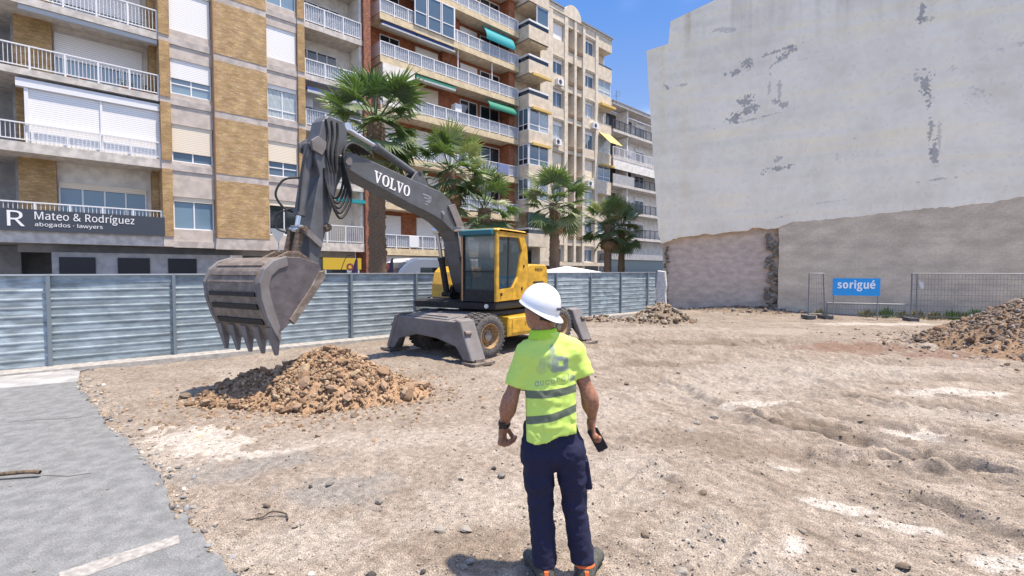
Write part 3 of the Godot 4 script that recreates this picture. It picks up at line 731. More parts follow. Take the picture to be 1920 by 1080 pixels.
# ---------------------------------------------------------------- fences
func make_fences():
	var A := Vector3(-9.22, 0, -8.58); var B := Vector3(6.53, 0, -21.88)
	var fx := (B - A).normalized(); var fz := Vector3(-fx.z, 0, fx.x)   # fz faces the plot
	if fz.z < 0.0: fz = -fz
	var L := A.distance_to(B)
	var root := thing("sheet_fence", "long hoarding of ribbed galvanised steel sheets along the street", "fence", A)
	var mats := []
	for k in 4: mats.append(grain(mat(0.34 + 0.03 * (k % 3), 0.425 + 0.03 * (k % 3), 0.48 + 0.03 * (k % 3), 0.5, 0.15), 35 + k, 0.01, 0.72, Vector3(0.5, 1.0, 0.5), 0.1))
	var posts := mat(0.20, 0.24, 0.27, 0.5, 0.4)
	var t := 0.667 - 1.93 * 3
	var k := 0
	while t < L:
		var t1 := minf(t + 1.93, L)
		# trapezoid ribs running along the sheet
		var b := MB.new()
		var y := 0.10 + rng.randf() * 0.01
		var prof := []
		var top := 1.80
		while y < top:
			prof.append(Vector2(y, 0.0)); prof.append(Vector2(minf(y + 0.105, top), 0.0)); prof.append(Vector2(minf(y + 0.12, top), 0.009)); prof.append(Vector2(minf(y + 0.138, top), 0.009)); prof.append(Vector2(minf(y + 0.16, top), 0.0))
			y += 0.16
		var warp := [rng.randf_range(-0.012, 0.012), rng.randf_range(-0.012, 0.012)]
		for s in 6:
			var a0 := t + 0.01 + (t1 - t - 0.02) * s / 6.0; var a1 := t + 0.01 + (t1 - t - 0.02) * (s + 1) / 6.0
			for i in prof.size() - 1:
				var p: Vector2 = prof[i]; var q: Vector2 = prof[i + 1]
				if q.x - p.x < 0.0001: continue
				var w0: float = warp[0] * sin(PI * s / 6.0 + p.x); var w1: float = warp[0] * sin(PI * (s + 1) / 6.0 + p.x)
				var w2: float = warp[0] * sin(PI * s / 6.0 + q.x); var w3: float = warp[0] * sin(PI * (s + 1) / 6.0 + q.x)
				b.quadn(fx * a0 + Vector3.UP * p.x + fz * (p.y + w0), fx * a1 + Vector3.UP * p.x + fz * (p.y + w1), fx * a1 + Vector3.UP * q.x + fz * (q.y + w3), fx * a0 + Vector3.UP * q.x + fz * (q.y + w2), fz)
		part("sheet", b.mesh(), mats[k % 4], root)
		var pb := MB.new()
		pb.fbox(fx * t, fx, Vector3.UP, fz, Vector3(-0.03, -0.05, 0.022), Vector3(0.03, 1.815, 0.075))
		part("post", pb.mesh(), posts, root)
		t = t1; k += 1
		if t1 >= L: break
	var cap := MB.new()
	cap.fbox(Vector3.ZERO, fx, Vector3.UP, fz, Vector3(-5.1, 1.802, -0.02), Vector3(L, 1.83, 0.045))
	part("top_rail", cap.mesh(), mat(0.42, 0.46, 0.50, 0.4, 0.4), root)
	var kerb := MB.new()
	kerb.prism([Vector2(-0.25, -0.1), Vector2(0.42, -0.1), Vector2(0.40, 0.085), Vector2(0.36, 0.10), Vector2(-0.25, 0.10)], A, fz, Vector3.UP, fx, -5.2, L - 0.1)
	tag(part("kerb", kerb.mesh(), grain(mat(0.36, 0.35, 0.335, 0.9), 39, 0.02, 0.8, Vector3.ONE * 0.7, 0.4, true)), "pale concrete footing strip under the sheet fence", "kerb", "", "structure")
	# mesh site fences in front of the old wall
	mesh_fence("narrow leaning wire mesh fence panel on a dark foot beside the blue sign", Vector3(11.75, 0, -18.98), Vector3(12.36, 0, -18.9), 0.10, 0)
	mesh_fence("wide galvanised wire mesh fence panel before the weeds", Vector3(14.98, 0, -17.98), Vector3(18.35, 0, -16.9), 0.0, 1)
	mesh_fence("wire mesh fence panel running out behind the demolition heap", Vector3(18.42, 0, -16.87), Vector3(21.8, 0, -15.8), 0.0, 2)
	mesh_fence("wire mesh fence panel carrying the blue sign", Vector3(12.42, 0, -18.88), Vector3(14.92, 0, -18.02), 0.0, 3)

func mesh_fence(label: String, a: Vector3, b: Vector3, lean: float, style: int):
	var root := thing("mesh_fence", label, "fence", a, "wire mesh site fences")
	var m := mat(0.20, 0.21, 0.235, 0.5, 0.4)
	var d := b - a
	var fx := d.normalized(); var L := d.length(); var fz := Vector3(-fx.z, 0, fx.x)
	var low := style == 3
	var top := 1.78 if not low else 0.62
	for s in [0.0, L]:
		if low and s == L: continue
		var p := MB.new()
		var q: Vector3 = fx * s
		p.tube(q + Vector3(0, 0.02, 0), q - fx * (lean if s > 0.0 else 0.0) + Vector3(0, top, 0), 0.024, 0.024, 8)
		part("post", p.mesh(), m, root)
		var f := MB.new()
		f.fbox(q, fx, Vector3.UP, fz, Vector3(-0.14, 0.0, -0.32), Vector3(0.14, 0.13, 0.32))
		part("foot", f.mesh(), mat(0.10, 0.10, 0.105, 0.9), root)
	var w := MB.new()
	w.tube(Vector3(0, top, 0) - fx * 0.0, fx * (L - lean) + Vector3(0, top, 0), 0.02, 0.02, 6)
	w.tube(Vector3(0, 0.18, 0), fx * L + Vector3(0, 0.18, 0), 0.018, 0.018, 6)
	if style > 0 and not low:
		w.tube(fx * 0.16 + Vector3(0, 0.1, 0), fx * 0.16 + Vector3(0, top, 0), 0.02, 0.02, 6)
	part("rail", w.mesh(), m, root)
	var wi := MB.new()
	var n := int(L / 0.10)
	for i in range(1, n):
		var s := L * i / n
		wi.tube(fx * s + Vector3(0, 0.2, 0), fx * (s - lean * s / L) + Vector3(0, top, 0), 0.005, 0.005, 4, false)
	var y := 0.38
	while y < top:
		wi.tube(Vector3(0, y, 0), fx * L + Vector3(0, y, 0), 0.005, 0.005, 4, false); y += 0.2
	var wp := part("wire_mesh", wi.mesh(), m, root)
	wp.set_meta("kind", "stuff")
	if style == 1:
		var tg := MB.new()
		tg.prism([Vector2(0.2, 1.5), Vector2(0.34, 1.45), Vector2(0.36, 1.25), Vector2(0.28, 1.2), Vector2(0.22, 1.36)], Vector3.ZERO, fx, Vector3.UP, fz, 0.02, 0.05)
		part("cloth_tie", tg.mesh(), mat(0.62, 0.60, 0.62, 0.9), root)

func make_site_sign():
	var a := Vector3(12.50, 0.93, -18.70); var b := Vector3(13.94, 0.93, -18.16)
	var fx := (b - a).normalized(); var fz := Vector3(-fx.z, 0, fx.x)
	var root := thing("company_sign", "blue rectangular banner with white lettering hung before the grey wall", "sign", a)
	var L := a.distance_to(b)
	var bb := MB.new()
	bb.fbox(Vector3.ZERO, fx, Vector3.UP, fz, Vector3(0, 0, -0.01), Vector3(L, 0.67, 0.012))
	part("board", bb.mesh(), mat(0.012, 0.31, 0.74, 0.45), root)
	lettering("lettering", "sorigué", mat(0.88, 0.88, 0.88, 0.5), root, fx * 0.16 + Vector3(0, 0.17, 0) + fz * 0.013, fx, Vector3.UP, L - 0.32, 0.42, 700)
	for s in [0.05, L - 0.05]:
		var p := MB.new()
		p.tube(fx * s - fz * 0.05 - Vector3(0, 0.93, 0), fx * s - fz * 0.05 + Vector3(0, 0.66, 0), 0.022, 0.022, 8)
		part("pole", p.mesh(), mat(0.25, 0.26, 0.3, 0.5, 0.4), root)

func make_weeds():
	var spots := [[15.0, 19.2, 0.55, 0], [14.5, 19.6, 0.4, 1], [16.4, 18.6, 0.4, 1], [16.9, 18.4, 0.5, 0], [17.7, 18.3, 0.55, 0], [18.3, 17.9, 0.5, 0], [13.0, 20.2, 0.35, 1], [15.7, 19.2, 0.35, 1], [19.2, 17.6, 0.55, 0], [16.0, 18.9, 0.45, 1], [17.3, 18.5, 0.4, 1]]
	var mm := [mat(0.10, 0.16, 0.04, 0.8), mat(0.20, 0.19, 0.09, 0.85)]
	for k in mm: k.cull_mode = BaseMaterial3D.CULL_DISABLED
	for s in spots:
		var r := thing("weed_clump", ["green leafy weed tuft at the foot of the grey wall", "dry olive grass tuft at the foot of the grey wall"][s[3]], "weed", Vector3(s[0], 0, -s[1]), "weeds along the grey wall")
		var b := MB.new()
		for i in 170:
			var a := rng.randf() * TAU; var q := rng.randf()
			var p = Vector3(cos(a), 0, sin(a)) * rng.randf() * s[2] * 0.75
			var h: float = s[2] * rng.randf_range(0.3, 1.0) * (1.0 - p.length() / s[2] * 0.6)
			var tip = p + Vector3(cos(a) * q * 0.14, h, sin(a) * q * 0.14)
			var sd := Vector3(-sin(a), 0.2, cos(a)) * rng.randf_range(0.012, 0.03)
			var mid = p.lerp(tip, 0.6)
			b.tri(p - sd * 0.4, mid - sd, mid + sd); b.tri(mid - sd, tip, mid + sd)
		part("leaves", b.mesh(), mm[s[3]], r)
		var stm := MB.new()
		for i in 5:
			var a := TAU * i / 5.0
			stm.tube(Vector3(cos(a), 0, sin(a)) * 0.03, Vector3(cos(a) * 0.12, s[2] * 0.7, sin(a) * 0.12), 0.006, 0.003, 5)
		part("stem", stm.mesh(), mm[s[3]], r)

# ---------------------------------------------------------------- apartment blocks; u runs along the street front, h up, e out towards the plot
var BX := Vector3(0.7297, 0, -0.6837)
var BZ := Vector3(0.6837, 0, 0.7297)
var UO := 0.0

func block(nm: String, label: String, u0: float) -> Node3D:
	UO = u0
	var r := thing(nm, label, "building", -BZ * 27.0 + BX * u0)
	r.rotation.y = atan2(0.6837, 0.7297)
	return r

func w(nm: String, m: Material, p: Node, u0: float, u1: float, h0: float, h1: float, e0: float, e1: float) -> MeshInstance3D:
	return bx(nm, m, p, u0 - UO, u1 - UO, h0, h1, e0, e1)

func window(p: Node, u0: float, u1: float, h0: float, h1: float, e: float, shut: float, sm: Material, pm: Material, cols := 2, transom := 0.0, fm: Material = null):
	var b := MB.new()
	var a0 := u0 - UO; var a1 := u1 - UO
	var f := 0.055
	b.box(Vector3(a0, h0, e), Vector3(a0 + f, h1, e + 0.06)); b.box(Vector3(a1 - f, h0, e), Vector3(a1, h1, e + 0.06))
	b.box(Vector3(a0 + f, h0, e), Vector3(a1 - f, h0 + f, e + 0.06)); b.box(Vector3(a0 + f, h1 - f, e), Vector3(a1 - f, h1, e + 0.06))
	var cw := (a1 - a0 - f) / cols
	for i in range(1, cols): b.box(Vector3(a0 + cw * i, h0 + f, e + 0.002), Vector3(a0 + cw * i + f, h1 - f, e + 0.058))
	if transom > 0.0:
		for i in cols: b.box(Vector3(a0 + cw * i + f, h0 + transom, e + 0.004), Vector3(a0 + cw * (i + 1), h0 + transom + f, e + 0.055))
	var o := part("window", b.mesh(), M.white if fm == null else fm, p)
	for i in cols:
		if shut >= 0.99: break
		var top := h1 - f
		if transom > 0.0:
			bx("pane", pm, o, a0 + cw * i + f + 0.002, a0 + cw * (i + 1) - 0.002, h0 + f, h0 + transom - 0.002, e + 0.015, e + 0.028)
			bx("pane", pm, o, a0 + cw * i + f + 0.002, a0 + cw * (i + 1) - 0.002, h0 + transom + f, top, e + 0.015, e + 0.028)
		else: bx("pane", pm, o, a0 + cw * i + f + 0.002, a0 + cw * (i + 1) - 0.002, h0 + f, top, e + 0.015, e + 0.028)
	if shut > 0.0:
		bx("roller_blind", sm, o, a0 + 0.02, a1 - 0.02, h1 - (h1 - h0) * shut, h1 - 0.005, e + 0.064, e + 0.095)
	return o

func railing(p: Node, u0: float, u1: float, h0: float, h1: float, e: float, style := 0, gap := 0.11, m: Material = null):
	var b := MB.new()
	var a0 := u0 - UO; var a1 := u1 - UO
	b.box(Vector3(a0, h1 - 0.05, e - 0.03), Vector3(a1, h1, e + 0.03))
	b.box(Vector3(a0, h0 + 0.08, e - 0.02), Vector3(a1, h0 + 0.12, e + 0.02))
	var n := maxi(1, roundi((a1 - a0) / 1.0))
	for i in n + 1:
		var x := a0 + 0.025 + (a1 - a0 - 0.05) * i / n
		b.box(Vector3(x - 0.03, h0, e - 0.028), Vector3(x + 0.03, h1 - 0.052, e + 0.028))
	var x2 := a0 + gap
	while x2 < a1 - 0.04:
		b.box(Vector3(x2 - 0.009, h0 + 0.122, e - 0.009), Vector3(x2 + 0.009, h1 - 0.052, e + 0.009)); x2 += gap
	var o := part("railing", b.mesh(), M.rail if m == null else m, p)
	if style == 1:   # infill panes behind the bars
		for i in n:
			var xa := a0 + 0.06 + (a1 - a0 - 0.05) * i / n; var xb := a0 - 0.01 + (a1 - a0 - 0.05) * (i + 1) / n
			bx("infill_panel", M.panel, o, xa, xb, h0 + 0.13, h1 - 0.06, e - 0.04, e - 0.025)
	return o

func side_rail(p: Node, u: float, h0: float, h1: float, e0: float, e1: float):
	var b := MB.new()
	var a := u - UO
	b.box(Vector3(a, h1 - 0.05, e0), Vector3(a + 0.05, h1, e1)); b.box(Vector3(a + 0.01, h0 + 0.1, e0), Vector3(a + 0.035, h1 - 0.055, e1 - 0.06))
	part("side_rail", b.mesh(), M.rail, p)

func pot(p: Node, u: float, h: float, e: float, s := 0.3, leafy := true):
	var b := MB.new()
	b.lathe(Vector3(u - UO, h, e), Vector3.UP, [[0.0, 0.0], [0.0, s * 0.3], [s * 0.6, s * 0.42], [s * 0.6, s * 0.0]], 10)
	var o := part("flower_pot", b.mesh(), M.potred, p)
	if leafy:
		var l := MB.new()
		for i in 60:
			var a := rng.randf() * TAU; var q := rng.randf() * s * 0.8
			var c := Vector3(u - UO + cos(a) * q, h + s * (0.6 + rng.randf() * 1.2), e + sin(a) * q * 0.6)
			var t := Vector3(rng.randf_range(-1, 1), rng.randf_range(-1, 1), rng.randf_range(-1, 1)) * s * 0.22
			l.tri(c - t, c + t.cross(Vector3.UP) * 0.8, c + t)
		part("leaves", l.mesh(), M.leaf, o)

func make_block_a():
	var r := block("brick_apartment_block", "yellow brick apartment block with white railings and an office sign on its lowest balcony", 2.0)
	var lo := [3.0, 6.55, 9.56, 12.3, 15.1, 18.0, 20.9]; var hi := [3.47, 6.94, 9.82, 12.6, 15.4, 18.3, 21.2]
	for k in 7:
		w("floor_slab", M.slab, r, -9.0, 13.24, lo[k], hi[k], -5.0, -0.26)
		w("balcony_edge", M.slab, r, -9.0, 3.43, lo[k], hi[k], -0.26, 0.0)
		w("balcony_edge", M.slab, r, 9.87, 13.24, lo[k], hi[k], -0.26, 0.0)
		for q in [[3.43, 3.82], [9.5, 9.87]]:
			w("pier_band", M.render, r, q[0], q[1], lo[k], hi[k], -0.25, 0.055)
		w("ledge", M.band, r, 3.82, 5.50, lo[k] - 0.03, lo[k] + 0.27, -0.25, 0.012)
		w("ledge", M.band, r, 7.95, 9.5, lo[k] - 0.03, lo[k] + 0.27, -0.25, 0.012)
		w("grey_band", M.band, r, 5.50, 7.95, lo[k] - 0.26 if k > 0 else 2.93, lo[k] + 0.06 if k > 0 else 3.5, -0.25, 0.06)
	w("rear_wall", M.greywall, r, -9.0, 13.24, -0.1, 21.2, -6.0, -5.01)
	for k in 6:
		var a: float = hi[k]; var c: float = lo[k + 1]
		for q in [[3.43, 3.82], [9.5, 9.87]]:
			w("brick_pier", M.brick_pier, r, q[0], q[1], a, c, -1.45, 0.09)
		w("brick_panel", M.brick, r, 5.50, 7.95, (lo[k] + 0.06) if k > 0 else 3.5, c - 0.26, -0.25, 0.075)
		# window columns: wall below and above each opening
		var o1: Array = [[3.82, 5.33], [6.95, 8.66], [10.06, 11.65], [12.95, 14.75], [15.9, 17.6], [18.8, 20.4]][k]
		var o2: Array = [[3.77, 5.60], [6.85, 8.66], [9.90, 11.57], [12.93, 14.57], [15.7, 17.4], [18.8, 20.4]][k]
		w("spandrel", M.render, r, 3.82, 5.50, lo[k] + 0.27, o1[0], -0.24, -0.03)
		w("spandrel", M.render, r, 3.82, 5.50, o1[1], c - 0.03, -0.24, -0.03)
		w("spandrel", M.render, r, 7.95, 9.5, lo[k] + 0.27, o2[0], -0.24, -0.03)
		w("spandrel", M.render, r, 7.95, 9.5, o2[1], c - 0.03, -0.24, -0.03)
		var s1: Array = [[0.14, M.shut_beige, M.glass_blue, 0.0], [0.74, M.shut_beige, M.glass, 0.0], [0.55, M.shut, M.glass_blue, 0.45], [1.0, M.shut, M.glass, 0.0], [0.5, M.shut, M.glass, 0.0], [0.5, M.shut, M.glass, 0.0]][k]
		window(r, 3.84, 5.48, o1[0], o1[1], -0.17, s1[0], s1[1], s1[2], 2, s1[3])
		var s2: Array = [[0.16, M.shut_beige, M.glass_dark, 0.0], [0.58, M.shut_beige, M.glass, 0.42], [0.12, M.shut, M.curtain, 0.4], [1.0, M.shut, M.glass, 0.0], [0.0, M.shut, M.glass_blue, 0.0], [0.4, M.shut, M.glass, 0.0]][k]
		window(r, 7.97, 9.48, o2[0], o2[1], -0.17, s2[0], s2[1], s2[2], 2, s2[3])
		# loggias
		w("loggia_wall", M.plaster, r, -0.06, 3.43, a, c, -1.72, -1.5)
		w("brick_pillar", M.brick_pier, r, -1.2, -0.07, a, c, -1.75, -1.22)
		w("loggia_side", M.greywall, r, -1.3, -1.2, a, c, -3.2, -1.6)
		w("loggia_wall", M.greywall, r, -9.0, -1.3, a, c, -3.3, -3.1)
		w("loggia_wall", M.plaster, r, 9.87, 13.24, a, c, -1.72, -1.5)
		w("brick_jamb", M.brick_pier, r, 3.18, 3.42, a, c, -1.49, -0.9)
	w("loggia_end", M.plaster, r, 13.10, 13.235, 3.0, 21.2, -4.9, -0.12)
	# downpipe
	var dp := MB.new()
	dp.tube(Vector3(5.53 - UO, 3.5, 0.12), Vector3(5.53 - UO, 20.9, 0.12), 0.035, 0.035, 8)
	part("downpipe", dp.mesh(), mat(0.20, 0.11, 0.07, 0.7), r)
	# loggia openings
	window(r, -0.02, 3.0, 3.6, 5.7, -1.49, 0.12, M.shut_beige, M.glass_blue, 4, 0.0)
	window(r, -0.02, 2.98, 9.9, 12.02, -1.49, 0.5, M.shut, M.glass_blue, 4, 0.0)
	window(r, -0.02, 2.98, 12.7, 14.8, -1.49, 0.7, M.shut, M.glass_blue, 4, 0.0)
	w("blind_box", M.white, r, -1.15, 3.42, 9.12, 9.44, -0.32, -0.06)
	w("closed_blind", M.shut, r, -0.80, 1.35, 6.95, 9.115, -0.24, -0.16)
	w("closed_blind", M.shut, r, 1.43, 3.42, 6.95, 9.115, -0.24, -0.16)
	w("blind_guide", M.white, r, 1.35, 1.43, 6.95, 9.115, -0.26, -0.10)
	w("blind_guide", M.white, r, -0.92, -0.80, 6.95, 9.115, -0.26, -0.10)
	railing(r, -9.0, 3.42, 3.5, 4.62, -0.02, 0, 0.13)
	railing(r, -9.0, 3.42, 6.95, 7.72, -0.05, 0, 0.13)
	railing(r, -9.0, 3.42, 9.82, 10.74, -0.05, 0, 0.12)
	railing(r, -9.0, 3.42, 12.6, 13.6, -0.05, 0, 0.12)
	w("awning_box", M.awnbar, r, -1.0, 3.40, 12.1, 12.29, -0.3, -0.05)
	for u in [0.4, 0.9, 2.2, 2.5, 2.9]: pot(r, u, 9.82, -0.3, 0.24, u > 2.0)
	# loggias on the far side of the block
	for q in [[3, 13.45, 1], [4, 16.4, 1], [2, 10.75, 1], [1, 7.9, 1], [0, 4.5, 0]]:
		railing(r, 9.9, 13.2, hi[q[0]], q[1], -0.05, q[2], 0.13)
	window(r, 9.95, 12.3, 12.65, 14.6, -1.49, 0.0, M.shut, M.glass_dark, 4, 0.0)
	window(r, 9.95, 12.5, 15.45, 17.3, -1.49, 0.0, M.shut, M.glass_dark, 4, 0.0)
	window(r, 10.2, 12.2, 9.85, 11.4, -1.49, 1.0, M.shut, M.glass, 2)
	window(r, 10.2, 12.2, 7.0, 8.9, -1.49, 0.6, M.shut, M.glass, 2)
	window(r, 11.5, 12.75, 3.5, 5.5, -1.49, 0.97, M.shut_beige, M.glass, 2)
	w("folded_awning", M.blueawn, r, 9.95, 13.1, 11.72, 11.9, -0.2, 0.12)
	w("awning_bar", M.awnbar, r, 9.95, 13.1, 11.58, 11.71, -0.1, 0.2)
	w("folded_awning", M.teal, r, 11.6, 13.5, 5.85, 6.05, -0.15, 0.12)
	w("air_conditioner", M.white, r, 9.95, 10.5, 11.0, 11.5, -0.8, -0.5)
	for u in [10.8, 11.3, 11.8, 12.3, 12.7]: pot(r, u, 15.42, -0.2, 0.3)
	# street level
	w("shop_wall", M.greywall, r, -0.1, 6.2, -0.1, 2.66, -0.9, -0.5)
	w("lintel", M.greywall, r, -1.3, 13.2, 2.66, 2.99, -1.7, -1.2)
	w("white_column", M.plaster, r, 6.2, 6.75, -0.1, 2.66, -0.9, -0.35)
	w("shop_front", M.glass, r, 6.75, 13.2, -0.1, 2.66, -2.6, -2.4)
	w("entrance_back", M.greywall, r, -9.0, -1.3, -0.1, 2.98, -3.4, -3.2)
	w("entrance_side", M.greywall, r, -0.3, -0.1, -0.1, 2.66, -3.2, -0.5)
	for q in [[-0.08, 1.07], [1.81, 2.95], [3.64, 4.77]]:
		w("dark_shop_panel", mat(0.008, 0.009, 0.016, 0.35), r, q[0], q[1], 1.2, 2.46, -0.5, -0.44)
	w("column", M.plaster, r, -6.0, -5.5, -0.1, 2.99, -0.8, -0.3)
	# the office sign, hung on the railing
	var s := thing("office_sign", "dark blue-grey sign board with white lettering on the lowest brick block balcony", "sign", -BZ * 26.93 + BX * -1.2 + Vector3(0, 3.47, 0))
	s.rotation.y = r.rotation.y
	var bb := MB.new()
	bb.box(Vector3(-5.5, 0.0, 0.0), Vector3(4.68, 0.84, 0.045))
	part("board", bb.mesh(), M.signgrey, s)
	var X := Vector3(1, 0, 0); var Y := Vector3(0, 1, 0)
	lettering("lettering", "Mateo & Rodríguez", M.ink, s, Vector3(0.46, 0.36, 0.047), X, Y, 3.12, 0.42, 500)
	lettering("lettering", "abogados · lawyers", M.ink, s, Vector3(0.46, 0.14, 0.047), X, Y, 2.05, 0.21, 500)
	lettering("monogram", "MR", M.ink, s, Vector3(-1.18, 0.16, 0.047), X, Y, 1.36, 0.60, 500)

func make_block_b():
	var r := block("red_apartment_block", "red brick apartment block with long cream balconies and teal awnings", 20.0)
	var hi := [3.25, 6.10, 9.02, 11.98, 14.94, 17.50, 20.10, 22.9]
	w("brick_pier", M.redpier, r, 13.26, 13.70, -0.1, 23.0, -1.3, 0.12)
	w("rear_wall", M.redbrick, r, 13.70, 26.05, -0.1, 23.0, -1.6, -1.3)
	for k in 8:
		var h: float = hi[k]
		w("balcony_slab", M.soffit, r, 14.38, 26.02, h - 0.36, h, -1.3, -0.04)
		w("slab_lip", M.cream, r, 14.36, 26.04, h - 0.40, h - 0.22, -0.05, 0.03)
		w("slab_edge", M.cream, r, 14.37, 26.03, h - 0.21, h + 0.02, -0.05, 0.005)
		if k == 7: continue
		railing(r, 14.4, 26.0, h + 0.02, h + 0.90, -0.06, 1, 0.14)
		side_rail(r, 14.4, h + 0.02, h + 0.90, -1.28, -0.1)
		var up: float = hi[k + 1] - 0.42
		# brick pillars and blinds along the rear wall
		w("brick_pillar", M.redbrick, r, 25.3, 25.9, h, up + 0.04, -1.3, -0.35)
		if k != 3: w("brick_pillar", M.redbrick, r, 19.65, 21.1, h, up + 0.04, -1.3, -1.02)
		var set_a: Array = [[15.0, 16.4, 0.95], [17.6, 19.4, 0.9], [21.3, 22.9, 0.9], [23.2, 25.1, 0.0]]
		for q in set_a:
			var sh: float = q[2]
			if k >= 4 and q[0] == 15.0: sh = 0.0
			if k == 3 and q[0] == 21.3: sh = 0.0
			window(r, q[0], q[1], h + 0.05, up - 0.22, -1.29, sh, M.shut if k != 3 else M.shut_beige, M.glass_dark, 2)
	# glazed-in balcony, sixth storey
	for q in [[16.75, 17.68], [17.74, 18.78], [18.84, 19.86]]:
		window(r, q[0], q[1], 17.54, 19.68, 0.04, 0.0, M.shut, M.glass, 1, 0.85)
	w("glazing_side", M.white, r, 19.86, 19.92, 17.54, 19.68, -1.2, 0.1)
	# whitewashed box room on the fourth storey
	w("box_room", M.plaster, r, 14.5, 16.75, 12.0, 14.52, -1.2, 0.06)
	window(r, 15.9, 16.65, 12.5, 13.35, 0.061, 0.0, M.shut, M.glass, 2)
	# awnings
	w("folded_awning", M.blueawn, r, 14.6, 16.9, 16.92, 17.07, -0.3, -0.06); w("folded_awning", M.blueawn, r, 17.0, 19.9, 16.92, 17.07, -0.3, -0.06)
	w("awning_bar", M.awnbar, r, 14.5, 20.0, 16.80, 16.90, -0.4, -0.02)
	w("folded_awning", M.green, r, 16.9, 20.0, 14.28, 14.46, -0.3, 0.0); w("awning_bar", M.awnbar, r, 16.9, 20.0, 14.16, 14.27, -0.3, 0.04)
	for q in [[22.6, 25.4, 19.62, 18.5, 0.55, M.teal], [22.9, 25.75, 14.46, 13.7, 0.5, M.green]]:
		var b := MB.new()
		var n := 8
		b.smooth(1)
		for i in n:
			var t0 := float(i) / n; var t1 := float(i + 1) / n
			var p0 := Vector2(lerpf(q[2], q[3], t0), -0.3 + q[4] * sin(t0 * PI * 0.6)); var p1 := Vector2(lerpf(q[2], q[3], t1), -0.3 + q[4] * sin(t1 * PI * 0.6))
			var a := Vector3(q[0] - UO, p0.x, p0.y); var c := Vector3(q[1] - UO, p0.x, p0.y); var e := Vector3(q[1] - UO, p1.x, p1.y); var f := Vector3(q[0] - UO, p1.x, p1.y)
			b.quad(a, c, e, f)
			var bk := Vector3(0, -0.004, -0.015)
			b.quad(a + bk, f + bk, e + bk, c + bk)
		b.flat()
		part("awning", b.mesh(), q[5], r)
	# posts hung between the balconies, pots, a washing machine sheet
	for q in [[20.3, 14.96, 17.1], [23.4, 14.96, 17.1]]: w("iron_post", M.rail, r, q[0], q[0] + 0.06, q[1], q[2], -0.2, -0.14)
	w("white_cupboard", M.white, r, 20.2, 20.75, 12.0, 13.5, -0.8, -0.3)
	for u in [19.4, 19.8, 20.6]: pot(r, u, 15.7, -0.5, 0.3)
	w("notice", M.white, r, 16.3, 17.0, 3.4, 4.1, -0.03, -0.01)
	w("blue_cloth", mat(0.18, 0.22, 0.42, 0.8), r, 23.9, 25.0, 9.2, 9.9, -0.05, -0.02)
	# street level
	w("shop_fascia", M.white, r, 14.2, 19.2, 2.2, 2.8, -0.5, -0.3)
	w("shop_front", M.glass, r, 13.7, 26.05, -0.1, 2.84, -1.25, -0.9)

